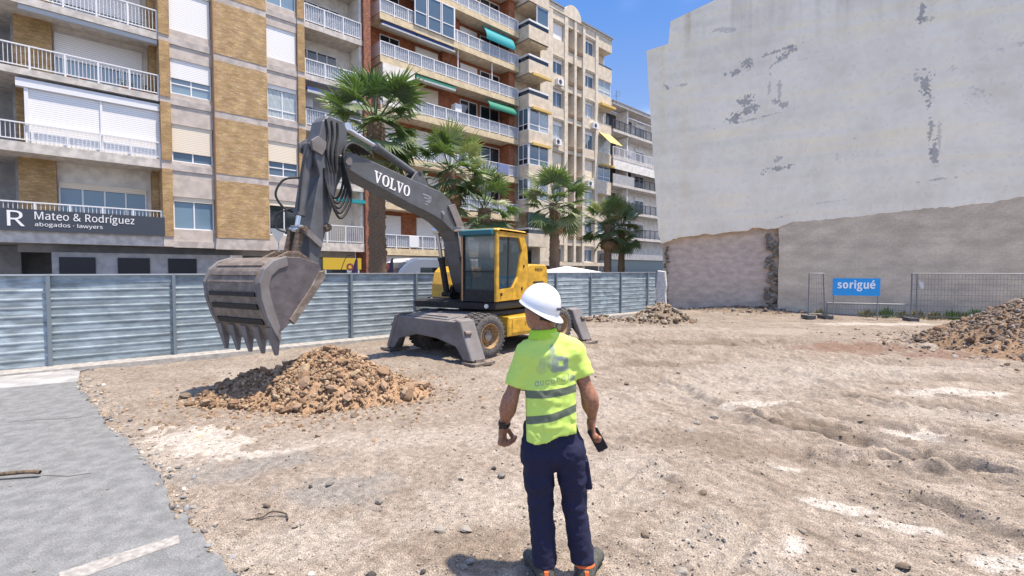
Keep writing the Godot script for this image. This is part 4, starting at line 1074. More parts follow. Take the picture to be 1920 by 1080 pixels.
func make_block_c():
	var r := block("cream_apartment_block", "tall cream apartment block with corner bays, paired slots and an arched gable", 32.0)
	# window piers and spandrels
	var tops := [3.95, 6.57, 9.2, 11.82, 14.43, 17.0, 19.55, 22.45]
	var sills := [2.65, 5.1, 7.75, 10.3, 12.75, 15.5, 18.2, 21.05]
	w("core_wall", M.cblock, r, 26.3, 38.1, 3.7, 22.9, -6.0, -0.9)
	for q in [[28.35, 29.85], [31.35, 31.78], [32.62, 32.93], [33.78, 34.1], [35.6, 36.0]]:
		w("pier", M.cpil, r, q[0], q[1], 2.6, 23.3, -0.9, 0.06)
	w("ground_beam", M.cblock, r, 28.35, 38.1, 2.3, 2.6, -0.9, 0.05)
	for k in 8:
		for q in [[29.85, 31.35], [34.1, 35.6]]:
			var below: float = tops[k - 1] if k > 0 else 2.6
			w("spandrel", M.cblock, r, q[0], q[1], below, sills[k], -0.5, 0.0)
			w("sill", M.cpil, r, q[0] + 0.002, q[1] - 0.002, tops[k] + 0.12, tops[k] + 0.2, -0.1, 0.05)
			var sh := 0.0
			if (k == 7 and q[0] < 30.0): sh = 0.9
			elif k == 3: sh = 0.95
			elif k == 4 or k == 6: sh = 0.22
			else: sh = 0.15
			window(r, q[0] + 0.03, q[1] - 0.03, sills[k], tops[k], -0.3, sh, M.shut if k != 3 else M.shut_beige, M.glass if (k + int(q[0])) % 3 else M.curtain, 2)
		for q in [[31.78, 32.62], [32.93, 33.78]]:
			var below2: float = tops[k - 1] + 0.1 if k > 0 else 2.6
			w("slot_parapet", M.cblock, r, q[0], q[1], below2, sills[k] - 0.15, -0.5, -0.05)
			w("slot_grille", mat(0.16, 0.10, 0.06, 0.8), r, q[0] + 0.05, q[1] - 0.05, sills[k] - 0.5, sills[k] - 0.2, -0.04, 0.03)
			w("slot_back", M.cblock, r, q[0], q[1], sills[k] - 0.2, tops[k] + 0.1, -0.88, -0.8)
	for q in [[29.85, 31.35], [34.1, 35.6]]: w("frieze", M.cblock, r, q[0], q[1], 22.45, 23.3, -0.5, 0.0)
	for q in [[31.78, 32.62], [32.93, 33.78]]: w("frieze", M.cblock, r, q[0], q[1], 22.55, 23.3, -0.5, -0.05)
	w("parapet", M.cpil, r, 28.35, 31.3, 23.3, 23.75, -0.5, 0.08); w("coping", M.roofedge, r, 28.3, 31.2, 23.75, 23.86, -0.6, 0.16)
	w("parapet", M.cpil, r, 33.5, 38.1, 23.3, 23.45, -0.5, 0.08); w("coping", M.roofedge, r, 33.5, 38.15, 23.45, 23.58, -0.6, 0.16)
	var ar := MB.new()
	var pts := [Vector2(31.3 - UO, 23.3), Vector2(33.5 - UO, 23.3)]
	for i in 13:
		var t := PI * i / 12
		pts.append(Vector2(32.4 - UO + cos(t) * 1.1, 23.4 + sin(t) * 1.05))
	ar.prism(pts, Vector3.ZERO, Vector3.RIGHT, Vector3.UP, Vector3.BACK, -0.5, 0.09)
	part("arched_gable", ar.mesh(), M.cpil, r)
	# corner bays with balconies
	var pb := [3.75, 6.37, 9.0, 11.6, 14.3, 16.85, 19.42, 22.2]
	for k in 8:
		var h: float = pb[k]
		var ph := 1.0 if k != 7 else 1.5
		w("bay_floor", M.soffit, r, 26.12, 28.34, h, h + 0.2, -0.9, 0.98)
		w("bay_parapet", M.cblock, r, 26.1, 28.35, h, h + ph, 0.88, 1.0)
		w("bay_side", M.cblock, r, 26.1, 26.22, h, h + ph, -0.9, 0.879)
		if k == 7: continue
		var nx: float = pb[k + 1]
		if k in [2, 3, 1]:
			window(r, 26.22, 27.28, h + ph, nx - 0.02, 0.9, 0.0, M.shut, M.glass, 1, 0.42); window(r, 27.30, 28.34, h + ph, nx - 0.02, 0.9, 0.0, M.shut, M.curtain if k == 3 else M.glass, 1, 0.42)
			for q in [[0.86, 0.40], [0.36, -0.12]]:
				w("side_pane", M.glass, r, 26.13, 26.16, h + ph + 0.5, nx - 0.05, q[1], q[0]); w("side_pane", M.glass_dark, r, 26.13, 26.16, h + ph + 0.06, h + ph + 0.42, q[1], q[0])
			for e in [0.86, 0.36, -0.16]: w("bay_post", M.white, r, 26.11, 26.2, h + ph, nx - 0.02, e, e + 0.06)
			for hh in [h + ph, h + ph + 0.42, nx - 0.08]: w("bay_rail", M.white, r, 26.115, 26.19, hh, hh + 0.06, -0.15, 0.86)
		else:
			w("dark_panel", M.glass_dark, r, 26.14, 28.33, h + ph, h + ph + 0.28, 0.90, 0.96); w("dark_panel", M.glass_dark, r, 26.14, 26.2, h + ph, h + ph + 0.28, -0.5, 0.89)
			w("bay_rail", M.rail, r, 26.08, 28.36, h + ph + 0.30, h + ph + 0.42, 0.88, 1.02); w("bay_rail", M.rail, r, 26.08, 26.24, h + ph + 0.30, h + ph + 0.42, -0.6, 0.87)
			w("bay_back", M.cblock, r, 26.3, 28.34, h + 0.2, nx, -0.89, -0.85)
			if k == 6: window(r, 27.0, 28.33, h + ph + 0.43, nx - 0.02, 0.9, 0.0, M.shut, M.glass, 1)
			if k == 0: w("dark_panel", M.glass_dark, r, 26.3, 28.3, h + ph + 0.5, nx - 0.02, 0.6, 0.7)
		if k in [3, 4, 2]:
			w("folded_awning", M.yawn, r, 26.4, 28.5, nx - 0.12, nx + 0.06, 1.005, 1.2)
		if k == 5: w("awning_bar", M.cream, r, 26.5, 28.3, nx - 0.14, nx - 0.02, 0.6, 0.86)
	# balconies at the other end
	for k in 8:
		var h2: float = pb[k] + 0.25
		w("balcony_parapet", M.cblock, r, 36.0, 38.1, h2 - 0.25, h2 + 0.95, -0.2, 0.02)
		w("balcony_floor", M.soffit, r, 36.0, 38.1, h2 - 0.28, h2 - 0.12, -0.9, -0.21)
		if k == 7: break
		if k in [0, 2, 3, 5]: window(r, 36.05, 38.08, h2 + 0.97, pb[k + 1], -0.15, 0.0, M.shut, M.curtain if k % 2 else M.glass, 2, 0.35)
		else: w("balcony_back", M.cblock, r, 36.0, 38.1, h2, pb[k + 1], -0.89, -0.86)
		if k == 6: w("balcony_rail", M.darkrail, r, 36.0, 38.1, h2 + 0.96, h2 + 1.1, -0.1, 0.02)
	for q in [[29.95, 13.2 - 0.9, 0.0], [35.0, 15.6 - 0.95, 0.0], [30.2, 17.25, 0.0], [34.3, 9.4, 0.0]]:
		var ac := w("air_conditioner", M.white, r, q[0], q[0] + 0.75, q[1], q[1] + 0.5, 0.02, 0.32)
		var gr := MB.new()
		gr.lathe(Vector3(q[0] + 0.30 - UO, q[1] + 0.25, 0.322), Vector3.BACK, [[0.0, 0.0], [0.0, 0.19], [0.008, 0.19], [0.008, 0.0]], 16)
		part("fan_grille", gr.mesh(), M.darkrail, ac)
	w("folded_awning", M.yawn, r, 36.1, 38.3, 16.95, 17.15, 0.03, 0.4)
	w("folded_awning", M.yawn, r, 36.3, 38.3, 11.55, 11.7, 0.03, 0.35)
	var aw := MB.new()
	aw.hexa([Vector3(36.2 - UO, 14.55, 0.03), Vector3(38.1 - UO, 14.55, 0.03), Vector3(38.1 - UO, 13.35, 1.3), Vector3(36.2 - UO, 13.35, 1.3), Vector3(36.2 - UO, 14.57, 0.03), Vector3(38.1 - UO, 14.57, 0.03), Vector3(38.1 - UO, 13.37, 1.3), Vector3(36.2 - UO, 13.37, 1.3)])
	part("awning", aw.mesh(), M.yawn, r)
	for q in [[28.4, 28.9], [31.3, 31.8], [34.0, 34.4], [37.6, 38.1]]: w("column", M.cpil, r, q[0], q[1], -0.1, 2.3, -0.5, -0.1)
	w("shop_front", M.glass, r, 26.2, 38.1, -0.1, 3.7, -4.4, -4.2)

func make_block_d():
	var r := block("grey_apartment_block", "white and grey apartment block with open balconies glimpsed past the cream block", 42.0)
	var hi := [5.3, 7.9, 10.55, 13.2, 15.85, 18.5]
	w("core_wall", M.plaster, r, 39.4, 66.0, -0.1, 18.2, -8.0, -2.4)
	w("side_wall", M.greywall, r, 39.2, 39.4, -0.1, 18.2, -8.0, -2.2)
	for k in 6:
		var h: float = hi[k]
		w("balcony_slab", M.slab, r, 39.9, 66.0, h - 0.26, h, -2.4, -1.0)
		if k == 5:
			w("coping", M.roofedge, r, 39.8, 66.0, h, h + 0.12, -2.5, -0.95); continue
		var m = M.rail if k == 3 else M.darkrail
		if k == 2: w("solid_parapet", M.greywall, r, 39.95, 43.7, h, h + 0.95, -1.12, -1.02)
		elif k == 3: w("solid_parapet", M.plaster, r, 39.95, 66.0, h - 1.2, h - 0.26, -1.12, -1.02)
		railing(r, 39.95 if k != 2 else 43.8, 66.0, h, h + 0.95, -1.08, 0, 0.14, m)
		window(r, 40.6, 42.2, h + 0.02, h + 2.0, -2.38, 0.0, M.shut, M.glass_dark, 2, 0.0, M.darkrail)
		w("white_screen", M.plaster, r, 42.6, 42.75, h, h + 2.36, -2.38, -1.2)
		window(r, 43.4, 45.2, h + 0.02, h + 2.0, -2.38, 0.5 if k % 2 else 0.0, M.shut, M.glass_dark, 2)
		window(r, 45.8, 47.6, h + 0.02, h + 2.0, -2.38, 0.2, M.shut, M.glass_dark, 2)
	w("shop_front", M.glass, r, 39.5, 66.0, -0.1, 3.0, -2.35, -2.2)
	w("shop_fascia", M.greywall, r, 39.6, 66.0, 3.0, 3.6, -2.3, -1.2)
	var an := MB.new()
	an.tube(Vector3(41.2 - UO, 18.6, -1.6), Vector3(41.2 - UO, 20.0, -1.6), 0.02, 0.02, 6)
	for k in 5: an.tube(Vector3(41.0 - UO, 19.4 + k * 0.12, -1.9 + k * 0.12), Vector3(41.4 - UO, 19.4 + k * 0.12, -1.3 + k * 0.02), 0.012, 0.012, 5)
	part("roof_aerial", an.mesh(), M.darkrail, r)
	w("shop_sign", M.glass_dark, r, 40.5, 44.0, 3.7, 4.9, -2.2, -1.3)

# ---------------------------------------------------------------- palms and street things behind the fence
func fan_mesh(sd: int, dead := false) -> ArrayMesh:   # one fan leaf: stalk along +Y, blade folds around it
	var r := RandomNumberGenerator.new(); r.seed = sd
	var b := MB.new()
	var lp := 0.95
	b.hexa([Vector3(-0.022, 0, -0.012), Vector3(0.022, 0, -0.012), Vector3(0.022, 0, 0.012), Vector3(-0.022, 0, 0.012), Vector3(-0.010, lp, -0.006), Vector3(0.010, lp, -0.006), Vector3(0.010, lp, 0.006), Vector3(-0.010, lp, 0.006)])
	var n := 26
	var hub := Vector3(0, lp, 0)
	for i in n:
		var a := lerpf(-2.0, 2.0, (i + 0.5) / n) + r.randf_range(-0.04, 0.04)
		var L := (0.95 - 0.22 * absf(a) / 2.0) * r.randf_range(0.86, 1.08)
		if dead: L *= 0.8
		var dir := Vector3(sin(a), cos(a), 0)
		var sd2 := Vector3(cos(a), -sin(a), 0)
		var hw := 0.040
		var cup := 0.10 + (0.25 if dead else 0.0)
		var mid := hub + dir * L * 0.46 + Vector3(0, 0, -cup * 0.25 * absf(sin(a)))
		var ridge := mid + Vector3(0, 0, 0.022)
		var dr := r.randf_range(0.05, 0.30) + (0.3 if dead else 0.0)
		var tip := hub + dir * L * (1.0 - dr * 0.25) + Vector3(0, 0, -dr * 0.75) - Vector3(0, 0.04, 0)
		b.tri(hub, mid - sd2 * hw, ridge); b.tri(hub, ridge, mid + sd2 * hw)
		b.tri(mid - sd2 * hw, tip, ridge); b.tri(ridge, tip, mid + sd2 * hw)
	return b.mesh()

func make_palms():
	var fans := []
	for k in 5: fans.append(fan_mesh(100 + k))
	var deadfan := fan_mesh(110, true)
	var lm := []
	for c in [[0.072, 0.115, 0.042], [0.10, 0.145, 0.058], [0.05, 0.09, 0.035], [0.16, 0.185, 0.10]]:
		var m := mat(c[0], c[1], c[2], 0.55)
		m.cull_mode = BaseMaterial3D.CULL_DISABLED
		m.backlight_enabled = true; m.backlight = Color(c[0] * 0.9, c[1] * 1.0, c[2] * 0.5).linear_to_srgb()
		lm.append(m)
	var dm := mat(0.22, 0.15, 0.08, 0.9); dm.cull_mode = BaseMaterial3D.CULL_DISABLED
	var tm := grain(mat(0.34, 0.235, 0.155, 0.95), 41, 0.03, 0.45, Vector3(1.2, 2.6, 1.2), 1.2, false, Color(1, 0.9, 0.8))
	# x, d, crown height, trunk radius, crown scale, fronds, label
	var list := [[-4.67, 16.8, 7.05, 0.28, 1.15, 42, "tallest fan palm, its crown behind the excavator's dipper arm", 0.0],
		[-2.45, 18.9, 5.85, 0.22, 1.0, 32, "fan palm rising behind the boom's bend, crown over the red brick block", 0.25],
		[-1.15, 20.3, 4.6, 0.24, 0.95, 30, "short fan palm just above the excavator cab roof", 0.0],
		[2.05, 23.2, 5.2, 0.24, 1.08, 36, "fan palm with a thick bare trunk before the cream block", 0.0],
		[5.20, 26.3, 4.5, 0.19, 1.0, 32, "fan palm with a dark slim trunk, nearer the cream block of the twin pair", 0.2],
		[6.15, 27.2, 4.3, 0.18, 0.95, 28, "fan palm beside the old white wall, far one of the twin pair", -0.1]]
	for p in list:
		var r := thing("palm_tree", p[6], "palm tree", Vector3(p[0], 0, -p[1]), "fan palms along the street")
		r.rotation.y = rng.randf() * TAU
		var H: float = p[2]; var R: float = p[3]
		var b := MB.new()
		b.smooth(1)
		var n := 14; var rings := int(H / 0.11)
		var G := []
		for i in rings + 1:
			var t := float(i) / rings
			var row := []
			for j in n:
				var a := TAU * j / n
				var rr := R * (1.18 - 0.38 * t + 0.25 * smoothstep(0.82, 0.97, t)) * (1.0 + n3.get_noise_2d(j * 7.0, i * 2.3 + p[0]) * 0.22 + (0.10 if (i + j) % 2 == 0 else -0.04))
				row.append(Vector3(cos(a) * rr + sin(t * 2.0) * 0.05, t * H - 0.1, sin(a) * rr))
			G.append(row)
		for i in rings:
			for j in n:
				var j2 := (j + 1) % n
				b.quadn(G[i][j], G[i][j2], G[i + 1][j2], G[i + 1][j], Vector3(G[i][j].x, 0, G[i][j].z))
		part("trunk", b.mesh(), tm, r)
		var top := Vector3(0.05, H, 0)
		for k in p[5]:
			var t = (k + 0.5) / p[5]
			var el := deg_to_rad(lerpf(84.0, -55.0, pow(t, 0.85)) + rng.randf_range(-13, 13))
			var az = k * 2.39996 + rng.randf_range(-0.3, 0.3)
			var dir := Vector3(cos(az) * cos(el), sin(el), sin(az) * cos(el))
			var side := Vector3(-sin(az), 0, cos(az)).rotated(dir, rng.randf_range(-0.5, 0.5))
			var nz := side.cross(dir).normalized()
			if nz.y < 0.0 and el < 1.2: nz = -nz; side = -side
			var s: float = p[4] * rng.randf_range(0.78, 1.14) * (0.92 if el < 0.0 else 1.0)
			var fb := Basis(side * s, dir * s, side.cross(dir).normalized() * s)
			part("frond", fans[k % 5], lm[(k * 7 + k / 5) % 4], r, Transform3D(fb, top + dir * 0.08 - Vector3(0, 0.35 * t, 0)))
		for k in 11:
			var az := k * 2.39996 + 1.0; var el := deg_to_rad(rng.randf_range(-82, -62))
			var dir := Vector3(cos(az) * cos(el), sin(el), sin(az) * cos(el)); var side := Vector3(-sin(az), 0, cos(az))
			var s: float = p[4] * 0.72
			part("dry_frond", deadfan, dm, r, Transform3D(Basis(side * s, dir * s, side.cross(dir).normalized() * s), top - Vector3(0, 0.45, 0) + Vector3(cos(az), 0, sin(az)) * R * 0.7))

func make_street():
	# feather flags
	for q in [[-6.35, 18.7, 2.47, "first purple feather flag above the hoarding, before the yellow shop board"], [-5.0, 18.9, 2.47, "second purple feather flag above the hoarding, beside the palm trunk"]]:
		var r := thing("feather_flag", q[3], "flag", Vector3(q[0], 0, -q[1]), "feather flags on the pavement")
		var pts := []
		for i in 15:
			var t := i / 14.0
			pts.append(Vector2(-0.36 + 0.72 * (1.0 - pow(1.0 - t, 2.2)), 0.55 + (q[2] - 0.55) * sin(minf(t * 1.25, 1.0) * PI * 0.5) - 0.25 * pow(t, 5)))
		pts.append(Vector2(0.36, 0.75)); pts.append(Vector2(-0.3, 0.55))
		var b := MB.new()
		b.prism(pts, Vector3.ZERO, BX, Vector3.UP, BZ, 0.0, 0.012)
		part("cloth", b.mesh(), mat(0.075, 0.05, 0.11, 0.7), r)
		var ri := MB.new()
		for i in 20:
			var a0 := TAU * i / 20; var a1 := TAU * (i + 1) / 20
			var c := BX * 0.04 + Vector3.UP * 2.03 + BZ * 0.014
			ri.quad(c + (BX * cos(a0) + Vector3.UP * sin(a0)) * 0.07, c + (BX * cos(a1) + Vector3.UP * sin(a1)) * 0.07, c + (BX * cos(a1) + Vector3.UP * sin(a1)) * 0.15, c + (BX * cos(a0) + Vector3.UP * sin(a0)) * 0.15)
		part("round_emblem", ri.mesh(), mat(0.55, 0.13, 0.12, 0.7), r)
		var po := MB.new()
		po.path([BX * -0.38, BX * -0.38 + Vector3.UP * 1.2, BX * -0.34 + Vector3.UP * 1.8, BX * -0.1 + Vector3.UP * (q[2] - 0.06), BX * 0.15 + Vector3.UP * (q[2] + 0.02)], 0.014, 6)
		part("pole", po.mesh(), M.darkrail, r)
	# yellow shop board
	var yb := thing("shop_board", "yellow shop board under the brick block behind the first flag", "sign", -BZ * 26.2 + BX * 10.4)
	yb.rotation.y = atan2(0.6837, 0.7297)
	bx("board", mat(0.52, 0.36, 0.03, 0.6), yb, 0.0, 2.2, 1.95, 2.6, -0.05, 0.05)
	bx("leg", M.awnbar, yb, 0.1, 0.18, -0.1, 1.95, -0.04, 0.04); bx("leg", M.awnbar, yb, 2.0, 2.08, -0.1, 1.95, -0.04, 0.04)
	# white van on the street
	var v := thing("panel_van", "white panel van parked in the street behind the hoarding", "van", Vector3(-4.9, 0, -20.5))
	v.rotation.y = atan2(0.6837, 0.7297)
	var body := [Vector2(-0.9, 0.35), Vector2(-0.95, 1.0), Vector2(-0.75, 1.25), Vector2(-0.35, 1.95), Vector2(0.0, 2.25), Vector2(0.45, 2.42), Vector2(4.2, 2.42), Vector2(4.35, 2.3), Vector2(4.4, 0.35)]
	var vb := MB.new()
	vb.prism(body, Vector3.ZERO, Vector3.RIGHT, Vector3.UP, Vector3.BACK, -0.95, 0.95, 0.06)
	var vm := mat(0.74, 0.75, 0.77, 0.25); vm.clearcoat_enabled = true; vm.clearcoat = 0.6
	part("body", vb.mesh(), vm, v)
	bx("side_window", M.glass_dark, v, 0.55, 3.95, 1.35, 2.02, 0.951, 0.962)
	var ws := MB.new()
	ws.prism([Vector2(-0.72, 1.28), Vector2(-0.34, 1.93), Vector2(-0.04, 2.2), Vector2(-0.02, 2.24), Vector2(-0.37, 1.98), Vector2(-0.76, 1.30)], Vector3.ZERO, Vector3.RIGHT, Vector3.UP, Vector3.BACK, -0.8, 0.8)
	part("windscreen", ws.mesh(), M.glass_dark, v)
	for x in [0.0, 3.3]:
		for z in [-0.95, 0.75]:
			var wh := MB.new()
			wh.lathe(Vector3(x, 0.33, z), Vector3.BACK, [[0.0, 0.0], [0.0, 0.2], [0.0, 0.33], [0.2, 0.33], [0.2, 0.2], [0.17, 0.0]], 18)
			part("wheel", wh.mesh(), M.dark, v)
	# white canopy beyond the hoarding
	var g := thing("gazebo", "white pitched gazebo canopy just showing over the hoarding by the thick palm", "gazebo", Vector3(2.55, 0, -21.9))
	g.rotation.y = atan2(0.6837, 0.7297)
	var gb := MB.new()
	var ap := Vector3(-0.1, 2.10, 0)
	var cn := [Vector3(-1.3, 1.80, -1.1), Vector3(1.3, 1.80, -1.1), Vector3(1.3, 1.80, 1.1), Vector3(-1.3, 1.80, 1.1)]
	for i in 4:
		gb.trin(cn[i], cn[(i + 1) % 4], ap, Vector3.UP)
		gb.quadn(cn[i], cn[(i + 1) % 4], cn[(i + 1) % 4] - Vector3(0, 0.2, 0), cn[i] - Vector3(0, 0.2, 0), cn[i] + cn[(i + 1) % 4] - Vector3(0, 3.6, 0))
	part("canopy", gb.mesh(), mat(0.76, 0.76, 0.79, 0.7), g)
	for c in cn: bx("leg", M.rail, g, c.x * 0.97 - 0.02, c.x * 0.97 + 0.02, -0.1, 1.75, c.z * 0.97 - 0.02, c.z * 0.97 + 0.02)
	# give-way sign seen from behind
	var y := thing("road_sign", "grey back of a triangular road sign on a pole beyond the bucket", "sign", Vector3(-10.2, 0, -21.0))
	var sb := MB.new()
	sb.prism([Vector2(-0.36, 3.72), Vector2(0.36, 3.72), Vector2(0.0, 3.08)], Vector3.ZERO, Vector3(0.9, 0, -0.43).normalized(), Vector3.UP, Vector3(0.43, 0, 0.9).normalized(), 0.0, 0.02)
	part("plate", sb.mesh(), mat(0.42, 0.44, 0.46, 0.5, 0.4), y)
	var sp := MB.new()
	sp.tube(Vector3(0, -0.1, -0.04), Vector3(0, 3.7, -0.04), 0.03, 0.03, 8)
	part("pole", sp.mesh(), mat(0.42, 0.44, 0.46, 0.5, 0.4), y)
	# a stick of wood on the asphalt
	var st := MB.new()
	st.path([Vector3(-0.25, 0.02, 0.03), Vector3(-0.05, 0.025, 0.0), Vector3(0.12, 0.03, -0.03), Vector3(0.22, 0.022, -0.04)], 0.018, 6)
	tag(part("wood_stick", st.mesh(), rock_mat(0.16, 0.12, 0.08), self, Transform3D(Basis(), Vector3(-4.45, 0.07, -4.2))), "dry brown stick lying on the grey asphalt", "stick")
	var st2 := MB.new()
	st2.path([Vector3(-0.18, 0.01, 0.04), Vector3(-0.08, 0.012, 0.0), Vector3(-0.03, 0.03, -0.05), Vector3(0.08, 0.02, -0.04), Vector3(0.13, 0.01, 0.03)], 0.006, 6)
	tag(part("twig", st2.mesh(), rock_mat(0.09, 0.075, 0.06), self, Transform3D(Basis(), Vector3(-1.83, gh(-1.83, 3.6) + 0.01, -3.6))), "thin dark bent twig on the earth near the asphalt edge", "stick")

# ---------------------------------------------------------------- wheeled excavator
func make_excavator():
	var S := Vector3(-0.82, 0, -12.15)
	var F := Vector3(-0.5, 0, 0.866); var LT := Vector3(0.866, 0, 0.5)          # upper: forward, left
	var G := Vector3(-0.67, 0, 0.742).normalized(); var LL := Vector3(0.742, 0, 0.67).normalized()   # undercarriage
	var OL := Vector3(-0.45, 0, -12.1) - S
	var Y := Vector3.UP
	var Z := Vector3.ZERO
	var root := thing("wheeled_excavator", "yellow and grey wheeled excavator with its raised boom reaching over the earth heap", "excavator", S)
	var yel := grain(mat(0.70, 0.40, 0.03, 0.42), 51, 0.012, 0.74, Vector3.ONE * 0.8, 0.05, false, Color(0.98, 0.97, 1.0))
	yel.clearcoat_enabled = true; yel.clearcoat = 0.25; yel.clearcoat_roughness = 0.3
	var grey := grain(mat(0.105, 0.115, 0.132, 0.5), 52, 0.01, 0.85, Vector3.ONE * 0.5, 0.05, false, Color(1, 0.97, 0.95))
	var dusty := grain(mat(0.185, 0.18, 0.188, 0.7), 53, 0.01, 0.85, Vector3.ONE * 0.5, 0.08, false, Color(1, 0.93, 0.88))
	var blk := grain(mat(0.022, 0.022, 0.024, 0.7), 54, 0.02, 0.6, Vector3.ONE, 0.2)
	var steel := grain(mat(0.25, 0.215, 0.19, 0.6, 0.2), 55, 0.02, 0.7, Vector3.ONE * 0.6, 0.2, false, Color(1, 0.9, 0.82))
	var sideplate := grain(mat(0.135, 0.12, 0.128, 0.55, 0.2), 56, 0.01, 0.8, Vector3.ONE * 0.9, 0.25)
	var chrome := mat(0.55, 0.55, 0.56, 0.22, 0.9)
	var rust := grain(mat(0.20, 0.15, 0.115, 0.8), 57, 0.03, 0.5, Vector3.ONE, 0.4)
	var teal := mat(0.02, 0.13, 0.17, 0.3)
	var glass := mat(0.05, 0.09, 0.10, 0.03)
	glass.transparency = BaseMaterial3D.TRANSPARENCY_ALPHA; glass.albedo_color.a = 0.35
	var b: MB

	# boom
	b = MB.new()
	b.prism([Vector2(4.30, 3.94), Vector2(4.09, 3.97), Vector2(3.38, 3.87), Vector2(2.45, 3.73), Vector2(1.66, 3.64), Vector2(1.32, 3.48), Vector2(1.02, 3.13), Vector2(0.78, 2.80), Vector2(0.58, 2.3), Vector2(0.40, 1.7), Vector2(0.36, 1.42), Vector2(0.58, 1.36), Vector2(0.74, 1.6), Vector2(0.94, 2.13), Vector2(1.06, 2.58), Vector2(1.26, 2.80), Vector2(1.61, 2.99), Vector2(2.0, 3.11), Vector2(2.6, 3.23), Vector2(3.21, 3.39), Vector2(3.85, 3.54), Vector2(4.24, 3.66), Vector2(4.38, 3.74), Vector2(4.40, 3.86)], Z, F, Y, LT, -0.32, 0.10, 0.014)
	var boom := part("boom", b.mesh(), grey, root)
	tag(boom, "dark grey curved boom with white maker's lettering")
	var tx := (-F - Y * 0.17).normalized(); var ty := (Y - F * 0.17).normalized()
	lettering("lettering", "VOLVO", M.ink, boom, F * 3.66 + Y * 3.545 + LT * 0.101, tx, ty, 0.98, 0.215, 700, true, 0.006)
	# worn sticker below the lettering
	var stk := mat(0.22, 0.24, 0.26, 0.6)
	for q in [[0, 0.06, 0.30, 0.045], [0.05, 0.0, 0.26, 0.04], [0.12, -0.06, 0.16, 0.04], [0.10, -0.12, 0.12, 0.035], [0.2, -0.02, 0.1, 0.12]]:
		b = MB.new()
		var o: Vector3 = F * 2.30 + Y * 3.43 + LT * 0.1005 + tx * q[0] + ty * q[1]
		b.prism([Vector2(0, 0), Vector2(q[2], 0.01), Vector2(q[2] * 0.95, q[3]), Vector2(q[2] * 0.1, q[3] * 0.8)], o, tx, ty, LT, 0.0, 0.003)
		part("sticker", b.mesh(), stk, boom)
	for q in [[1.62, 3.17, 0.045], [0.60, 1.52, 0.07], [4.25, 3.80, 0.085]]:
		b = MB.new()
		b.tube(F * q[0] + Y * q[1] + LT * 0.10, F * q[0] + Y * q[1] + LT * 0.135, q[2], q[2] * 0.9, 14)
		part("pin", b.mesh(), chrome if q[2] < 0.05 else dusty, boom)
	# brackets on the boom's back for the stick cylinder, boom cylinder ears
	b = MB.new()
	for s in [-0.22, 0.0]: b.prism([Vector2(1.9, 3.6), Vector2(2.6, 3.7), Vector2(2.35, 3.98), Vector2(2.2, 4.0)], Z, F, Y, LT, s - 0.02, s + 0.02, 0.004)
	part("cylinder_bracket", b.mesh(), grey, root)
	b = MB.new()
	b.prism([Vector2(1.45, 3.35), Vector2(1.2, 3.42), Vector2(0.72, 2.75), Vector2(0.62, 2.35), Vector2(0.8, 2.3), Vector2(1.15, 2.95)], Z, F, Y, LT, 0.11, 0.14, 0.004)
	part("boom_plate", b.mesh(), dusty, root)
	# hydraulic cylinders
	for q in [[Vector2(2.27, 3.93), Vector2(3.40, 4.27), Vector2(4.14, 4.44), -0.11, 0.075, 0.042, "stick_cylinder"], [Vector2(4.86, 3.95), Vector2(5.075, 2.80), Vector2(5.12, 2.56), -0.10, 0.080, 0.045, "bucket_cylinder"], [Vector2(0.78, 1.32), Vector2(1.00, 2.20), Vector2(1.16, 2.84), -0.43, 0.075, 0.045, "boom_cylinder"], [Vector2(0.78, 1.32), Vector2(1.00, 2.20), Vector2(1.16, 2.84), 0.21, 0.075, 0.045, "boom_cylinder"]]:
		var p0: Vector3 = F * q[0].x + Y * q[0].y + LT * q[3]; var p1: Vector3 = F * q[1].x + Y * q[1].y + LT * q[3]; var p2: Vector3 = F * q[2].x + Y * q[2].y + LT * q[3]
		b = MB.new()
		b.tube(p0, p1, q[4], q[4], 16)
		b.tube(p1 - (p1 - p0).normalized() * 0.07, p1 + (p1 - p0).normalized() * 0.012, q[4] * 1.18, q[4] * 1.18, 16)
		b.tube(p0 - LT * 0.13, p0 + LT * 0.13, 0.06, 0.06, 12)
		var cy := part(q[6], b.mesh(), grey if q[6] != "boom_cylinder" else blk, root)
		b = MB.new(); b.tube(p1, p2, q[5], q[5], 14)
		b.tube(p2 - LT * 0.11, p2 + LT * 0.11, 0.07, 0.07, 12)
		part("rod", b.mesh(), chrome, cy)
	# dipper arm
	b = MB.new()
	b.prism([Vector2(4.28, 4.48), Vector2(4.20, 4.34), Vector2(4.20, 4.10), Vector2(4.28, 3.60), Vector2(4.42, 3.35), Vector2(4.54, 2.95), Vector2(4.58, 2.80), Vector2(4.69, 2.50), Vector2(4.81, 2.10), Vector2(4.84, 1.90), Vector2(4.94, 1.86), Vector2(5.0, 1.95), Vector2(5.0, 2.45), Vector2(4.94, 2.75), Vector2(4.84, 3.20), Vector2(4.78, 3.45), Vector2(4.86, 3.75), Vector2(4.80, 4.05), Vector2(4.70, 4.38), Vector2(4.60, 4.49)], Z, F, Y, LT, -0.25, 0.045, 0.014)
	var arm := part("dipper_arm", b.mesh(), grey, root)
	b = MB.new()
	for s in [-0.27, 0.05]: b.prism([Vector2(4.62, 4.02), Vector2(4.75, 3.80), Vector2(4.93, 3.86), Vector2(4.95, 4.0), Vector2(4.82, 4.10)], Z, F, Y, LT, s - 0.02, s + 0.025, 0.004)
	part("cylinder_ear", b.mesh(), dusty, arm)
	b = MB.new()
